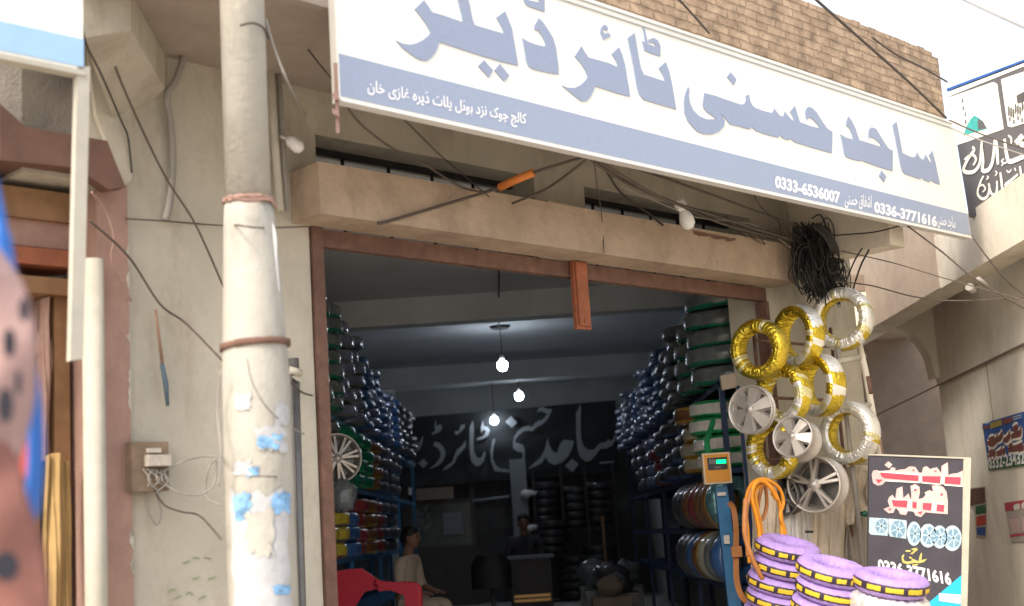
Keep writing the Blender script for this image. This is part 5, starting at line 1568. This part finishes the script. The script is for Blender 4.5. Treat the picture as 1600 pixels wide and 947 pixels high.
b = MB(); p = atY(948, 900, 20.5); b.box((p.x - .02, 20.5, FLOOR), (p.x + .02, 20.53, 1.4)); solo('plank', b, 'orange_wood', 'upright brown plank leaning at the right of the back rack', 'plank')
b = MB(); p = atY(708, 818, 21.55); b.box((p.x - .16, 21.57, p.z - .17), (p.x + .15, 21.585, p.z + .17)); solo('notice', b, 'grey_paint', 'pale sheet of paper on the office glass', 'notice')
b = MB()
for k in range(14):
    p = atY(657 + random.uniform(-9, 9), 815 + random.uniform(-22, 22), 21.57)
    stroke(b, [p, p + Vector((.06, 0, .05)), p + Vector((.02, 0, -.06))], .02, (0, -1, 0), .003)
solo('scrawl', b, 'grey_paint', 'white scrawl painted on the left of the office glass', 'painting')
b = MB(); p = atY(642, 766, 21.4); b.box((p.x - .04, 21.4, p.z - .07), (p.x + .05, 21.43, p.z + .09)); solo('switch', b, 'white_plastic', 'small pale switch plate under the left end of the banner', 'switch')
b = MB(); p, q = atY(650, 772, 21.3), atY(708, 764, 21.3); b.box((p.x, 21.3, p.z - .1), (q.x, 21.34, p.z + .08)); solo('plaque', b, 'brown_wall', 'dull wooden plaque above the office glass', 'plaque')
b = MB(); p, q = atY(738, 783, 21.3), atY(796, 776, 21.3); b.tube([p, q], .02, 8); solo('tube_lamp', b, 'grey_paint', 'unlit tube lamp left of the grey pillar', 'lamp')
# clutter on the floor
rnd = random.Random(4)
for k in range(7):
    p = Vector((1.05 + rnd.uniform(-.35, .25), 14.5 + k * .6, FLOOR))
    b = MB(); r_ = rnd.uniform(.1, .17); b.blob(p + UP * (r_ + .35), r_ * 1.3, r_, r_, 7, jit=.2); b.box((p.x - .2, p.y - .2, FLOOR), (p.x + .2, p.y + .2, FLOOR + .36))
    solo('parcel', b, rnd.choice(['wrap_dark', 'grey_paint', 'wrap_clear', 'brown_wall']), 'small wrapped parcel on the floor by the right rack, %s from the door' % NTH[k], 'parcel', 'parcels on the floor by the right rack')

# ------------------------------------------------------------------ chairs
rc = thing('plastic_chair', 'red plastic armchair at the left inside the opening', 'chair', (atY(590, 947, 11.2).x, 11.2, FLOOR))
YC = 11.2
def rp(x, y, o=0): return atY(x, y, YC + o)
def sheet2(pl, Y0, th): 
    b = MB(); b.prism([atY(x, y, Y0) for x, y in pl], (0, -1, 0), th); return b
b = MB()
back = [(522, 893), (545, 889), (566, 888), (582, 899), (600, 911), (600, 922), (585, 921), (570, 925), (548, 960), (540, 1010), (522, 1010)]
b.prism([atY(x, y, YC + .02) for x, y in back], (0, -1, 0), .03)
part('backrest', b, 'red_plastic', rc)
b = MB(); b.tube(curve([rp(586, 910, -.02), rp(610, 914, -.02), rp(640, 914, -.02), rp(652, 917, -.02), rp(655, 935, -.02), rp(656, 1010, -.02)], 6), .028, 10)
b.prism([rp(*p, -.03) for p in [(590, 908), (654, 911), (656, 1000), (638, 1000), (632, 930), (610, 922), (592, 924)]], (0, -1, 0), .025)
part('armrest', b, 'red_plastic', rc)
b = MB(); b.tube(curve([rp(540, 905, .5), rp(600, 918, .5), rp(640, 921, .5), rp(648, 1000, .5)], 6), .026, 10)
part('armrest', b, 'red_plastic', rc)
b = MB(); p, q = rp(545, 985), rp(650, 985); b.box((p.x, YC, p.z - .03), (q.x, YC + .5, p.z)); part('seat', b, 'red_plastic', rc)
for x in (545, 650):
    for o in (0.0, .5):
        p = rp(x, 985); b = MB(); b.tube([(p.x, YC + o, FLOOR), (p.x, YC + o, p.z - .02)], .025, 8); part('leg', b, 'red_plastic', rc)
oc = thing('office_chair', 'dark padded office chair with a rounded back in front of the desk', 'chair', (atY(768, 900, 17.5).x, 17.5, FLOOR))
cx = atY(768, 900, 17.5).x
b = MB()
b.grid(lambda u, v: (cx + .26 * math.sin((u - .5) * PI) * (1 - .35 * max(0, v - .6) ** 2 * 6), 17.5 - .10 * math.cos((u - .5) * PI) + .03 * v, .55 + .42 * v + .0 * u), 16, 10)
b.grid(lambda u, v: (cx + .24 * math.sin((u - .5) * PI) * (1 - .35 * max(0, v - .6) ** 2 * 6), 17.56 - .06 * math.cos((u - .5) * PI) + .03 * v, .55 + .42 * v), 16, 10)
part('backrest', b, 'cable_black', oc)
b = MB(); b.box((cx - .25, 17.55, .55), (cx + .25, 18.0, .63)); part('seat', b, 'cable_black', oc)
b = MB(); b.tube([(cx, 17.78, FLOOR), (cx, 17.78, .55)], .03, 8)
for k in range(5):
    a = k * 2 * PI / 5; b.tube([(cx, 17.78, .22), (cx + .27 * math.cos(a), 17.78 + .27 * math.sin(a), FLOOR + .03)], .022, 6)
part('base', b, 'alloy_dark', oc)

# ------------------------------------------------------------------ people
def skinned(name, joints, bones, m, parent, sub=2, extra=None):
    me = bpy.data.meshes.new(name)
    names = list(joints)
    me.from_pydata([joints[n][0] for n in names], [(names.index(a), names.index(c)) for a, c in bones], [])
    bm = bmesh.new(); bm.from_mesh(me)
    ly = bm.verts.layers.skin.verify()
    for i, v in enumerate(bm.verts):
        r = joints[names[i]][1]
        v[ly].radius = (r, r) if not isinstance(r, tuple) else r
        v[ly].use_root = (i == 0)
    bm.to_mesh(me); bm.free()
    o = bpy.data.objects.new(name, me); COL.objects.link(o)
    sk = o.modifiers.new('skin', 'SKIN'); sk.use_smooth_shade = True; sk.branch_smoothing = .6
    ss = o.modifiers.new('sub', 'SUBSURF'); ss.levels = ss.render_levels = sub
    dg = bpy.context.evaluated_depsgraph_get()
    nm = bpy.data.meshes.new_from_object(o.evaluated_get(dg))
    bpy.data.objects.remove(o)
    if extra:
        bm = bmesh.new(); bm.from_mesh(nm)
        tmp = mesh_of('tmp', extra, m)
        bm.from_mesh(tmp); bm.to_mesh(nm); bm.free()
    for p in nm.polygons: p.use_smooth = True; p.material_index = 0
    nm.materials.clear(); nm.materials.append(M[m])
    c_ = bpy.data.objects.new(name, nm); COL.objects.link(c_); c_.parent = parent
    return c_
def person(label, loc, yaw, shirt, lean=.0, arms='lap'):
    t = thing('person', label, 'person', loc, Quaternion((0, 0, 1), yaw))
    hp = .50
    J = {'pelvis': ((0, 0, hp + .02), (.11, .15)), 'belly': ((.03 + lean * .3, 0, hp + .2), (.10, .13)), 'chest': ((.03 + lean * .7, 0, hp + .42), (.11, .15)), 'neckb': ((.02 + lean, 0, hp + .55), .07), 'neck': ((.035 + lean, 0, hp + .60), .052), 'head': ((.055 + lean, 0, hp + .69), (.07, .06)), 'crown': ((.055 + lean, 0, hp + .76), (.06, .055))}
    B = [('pelvis', 'belly'), ('belly', 'chest'), ('chest', 'neckb'), ('neckb', 'neck'), ('neck', 'head'), ('head', 'crown')]
    for s, n in ((1, 'l'), (-1, 'r')):
        J['sh' + n] = ((.02 + lean * .9, .185 * s, hp + .5), .058); J['el' + n] = ((.06 + lean * .6, .25 * s, hp + .24), .042); J['wr' + n] = ((.30, .17 * s, hp + .17), .03); J['ha' + n] = ((.37, .14 * s, hp + .155), (.035, .022))
        J['hi' + n] = ((.06, .10 * s, hp + .01), .085); J['kn' + n] = ((.46, .14 * s, hp + .03), .06); J['an' + n] = ((.44, .13 * s, .07), .04); J['to' + n] = ((.60, .15 * s, .03), .03)
        B += [('chest', 'sh' + n), ('sh' + n, 'el' + n), ('el' + n, 'wr' + n), ('wr' + n, 'ha' + n), ('pelvis', 'hi' + n), ('hi' + n, 'kn' + n), ('kn' + n, 'an' + n), ('an' + n, 'to' + n)]
        for k in range(4):
            a_, b_ = 'f%d%s' % (k, n), 'g%d%s' % (k, n)
            J[a_] = ((.415 + .004 * k, (.118 + .018 * k) * s, hp + .15), .0095); J[b_] = ((.445 + .004 * (2 - abs(k - 2)), (.116 + .019 * k) * s, hp + .128), .008)
            B += [('ha' + n, a_), (a_, b_)]
        J['th' + n] = ((.375, .10 * s, hp + .145), .01); B += [('ha' + n, 'th' + n)]
    ex = MB()
    hx, hz_ = .06 + lean, hp + .725
    ex.blob((hx + .002, 0, hz_), .094, .077, .118, 12)
    ex.blob((hx + .03, 0, hz_ - .06), .055, .05, .05, 8)
    ex.blob((hx + .094, 0, hz_ - .012), .022, .014, .022, 6)
    for s in (1, -1):
        ex.blob((hx + .005, .082 * s, hz_ - .005), .018, .01, .028, 6)
    ex.blob((hx + .07, 0, hz_ - .05), .025, .028, .012, 6)
    skinned('body', J, B, 'skin', t, 2, ex)
    K = {k: (J[k][0], tuple(q + .04 for q in J[k][1]) if isinstance(J[k][1], tuple) else J[k][1] + .024) for k in ('pelvis', 'belly', 'chest', 'neckb', 'shl', 'ell', 'shr', 'elr')}
    K['neckb'] = (K['neckb'][0], .088)
    for n, s in (('l', 1), ('r', -1)):
        K['cu' + n] = ((.17 + lean * .3, .215 * s, hp + .205), .058); K['sk' + n] = ((.33, .13 * s, hp + .02), .11)
    skinned('kameez', K, [('pelvis', 'belly'), ('belly', 'chest'), ('chest', 'neckb'), ('chest', 'shl'), ('shl', 'ell'), ('ell', 'cul'), ('chest', 'shr'), ('shr', 'elr'), ('elr', 'cur'), ('pelvis', 'skl'), ('pelvis', 'skr')], shirt, t)
    S = {'p': ((0, 0, hp), (.12, .16))}
    for n, s in (('l', 1), ('r', -1)):
        S['h' + n] = ((.10, .10 * s, hp), .10); S['k' + n] = ((.47, .14 * s, hp + .03), .085); S['m' + n] = ((.46, .13 * s, .3), .085); S['a' + n] = ((.44, .13 * s, .12), .06)
    skinned('shalwar', S, [('p', 'hl'), ('hl', 'kl'), ('kl', 'ml'), ('ml', 'al'), ('p', 'hr'), ('hr', 'kr'), ('kr', 'mr'), ('mr', 'ar')], shirt, t)
    hb = MB()
    hb.grid(lambda u, v: (hx - .012 + (.106 * math.sin(v * PI * .62)) * math.cos(u * 2 * PI) * (1 if math.cos(u * 2 * PI) < 0 else .92), (.089 * math.sin(v * PI * .62)) * math.sin(u * 2 * PI), hz_ + .012 + .118 * math.cos(v * PI * .62) + (.045 * v if math.cos(u * 2 * PI) > .2 else -.02 * v)), 24, 10)
    part('hair', hb, 'hair', t, local=True)
    for s in (1, -1):
        eb = MB(); eb.blob((hx + .087, .03 * s, hz_ + .012), .008, .011, .007, 6)
        part('eye', eb, 'hair', t, local=True)
    return t
q = atY(622, 880, 12.9)
man = person('seated man in a cream kameez facing right behind the red chair', (q.x, 12.9, FLOOR), -.35, 'kameez', .10)
man.scale = (.9, .9, .9)
st = thing('stool', 'low dark stool under the man in cream', 'stool', (q.x, 12.9, FLOOR))
b = MB(); b.box((q.x - .2, 12.72, FLOOR + .32), (q.x + .2, 13.08, FLOOR + .37)); part('seat', b, 'desk_wood', st)
for sx in (-.16, .16):
    for sy in (-.14, .14):
        b = MB(); b.tube([(q.x + sx, 12.9 + sy, FLOOR), (q.x + sx, 12.9 + sy, FLOOR + .32)], .02, 6); part('leg', b, 'desk_wood', st)
q = atY(822, 880, 20.0)
person('man in dark clothes sitting behind the desk, facing the street', (q.x, 20.15, FLOOR), -PI / 2, 'dark_kameez', .05)
b = MB(); b.box((q.x - .25, 20.0, FLOOR), (q.x + .25, 20.45, FLOOR + .37)); b.box((q.x - .25, 20.4, FLOOR + .37), (q.x + .25, 20.45, FLOOR + .8))
solo('bench', b, 'desk_wood', 'dark bench behind the office desk', 'bench')

# ------------------------------------------------------------------ cloths close to the camera at the left edge
YF = 2.3
def close(name, m, L, Rr, th, label, cat, bulge=.05, parent=None):
    """hanging cloth between a left and a right outline, rounded towards its right edge"""
    A = curve([atY(x, y, YF) for x, y in L], 10); B_ = curve([atY(x, y, YF) for x, y in Rr], 10)
    def f(o):
        def g(u, v):
            p = A[int(round(v * (len(A) - 1)))].lerp(B_[int(round(v * (len(B_) - 1)))], u)
            return p + Vector((0, -bulge * math.sin(min(1, (1 - u) * 2.2) * PI / 2) + o + .008 * math.sin(v * 13 + u * 5), 0))
        return g
    b = MB(); b.grid(f(0), 16, len(A) - 1); b.grid(f(th), 16, len(A) - 1)
    return b
pk = thing('dotted_cloth', 'pink cloth with black dots hanging at the left edge', 'cloth', atY(-20, 960, YF))
LQ = [(-90, 380), (-90, 480), (-90, 600), (-90, 710), (-90, 800), (-90, 980)]
b = close('x', '', LQ[:5], [(-6, 385), (28, 440), (52, 520), (50, 600), (30, 700), (28, 735)], .02, '', '')
part('upper_fold', b, 'polka_pink', pk)
YF = 2.25
b = close('x', '', [(-90, 690), (-90, 760), (-90, 850), (-90, 1000)], [(8, 690), (30, 745), (58, 850), (84, 1000)], .02, '', '')
part('lower_fold', b, 'polka_rust', pk)
dts = [(38, 484, 8, 19), (15, 536, 10, 23), (9, 634, 12, 28), (29, 598, 5, 20), (10, 885, 20, 24)]
b = MB()
for (x, y, rx, ry) in dts:
    Yd = 2.225 if y < 700 else 2.18
    b = MB(); b.prism([atY(x + rx * math.cos(2 * PI * k / 20), y + ry * math.sin(2 * PI * k / 20), Yd) for k in range(20)], (0, -1, 0), .002)
    part('dot', b, 'dot_black', pk)
b = MB()
P = curve([atY(-10, 270, 2.5), atY(5, 340, 2.5), atY(18, 420, 2.5), atY(48, 560, 2.5), atY(60, 660, 2.5), atY(60, 740, 2.5), atY(50, 820, 2.5), atY(42, 860, 2.5)], 8)
P = [p - Vector((.006, 0, 0)) for p in P]
b.tube(P, [.007] + [.009] * 10 + [.012] * (len(P) - 21) + [.010] * 9 + [.004], 12)
b.v = [Vector((v.x, 2.5 + (v.y - 2.5) * 2.5, v.z)) for v in b.v]
solo('blue_strap', b, 'bright_blue', 'bright blue rolled edge curving behind the dotted cloth', 'strap')
b = MB(); b.prism([atY(x, y, 2.56) for x, y in [(20, 660), (50, 640), (52, 760), (40, 860), (26, 820)]], (0, -1, 0), .02)
rd = solo('printed_cloth', b, 'bright_red', 'red and black printed cloth inside the blue edge', 'cloth')
b = MB(); b.prism([atY(x, y, 2.535) for x, y in [(30, 760), (46, 740), (44, 800), (34, 830)]], (0, -1, 0), .004); part('print', b, 'dot_black', rd)
# yellow clothes in the neighbouring shop
cloth('yellow_garment', 'yellow_cloth', [(72, 712, -.1), (90, 708, -.08), (106, 722, -.1)], [(66, 990, -.1), (90, 990, -.06), (112, 990, -.1)], 12, 'yellow garment hanging in the doorway of the left shop', 'garment', 8, amp=.012)
cloth('garment', 'pink_plaster', [(58, 470, -.25), (72, 465, -.2), (84, 472, -.25)], [(55, 720, -.25), (72, 720, -.2), (86, 720, -.25)], 9, 'brown garment hanging beside the orange door frame', 'garment', 9, amp=.015)
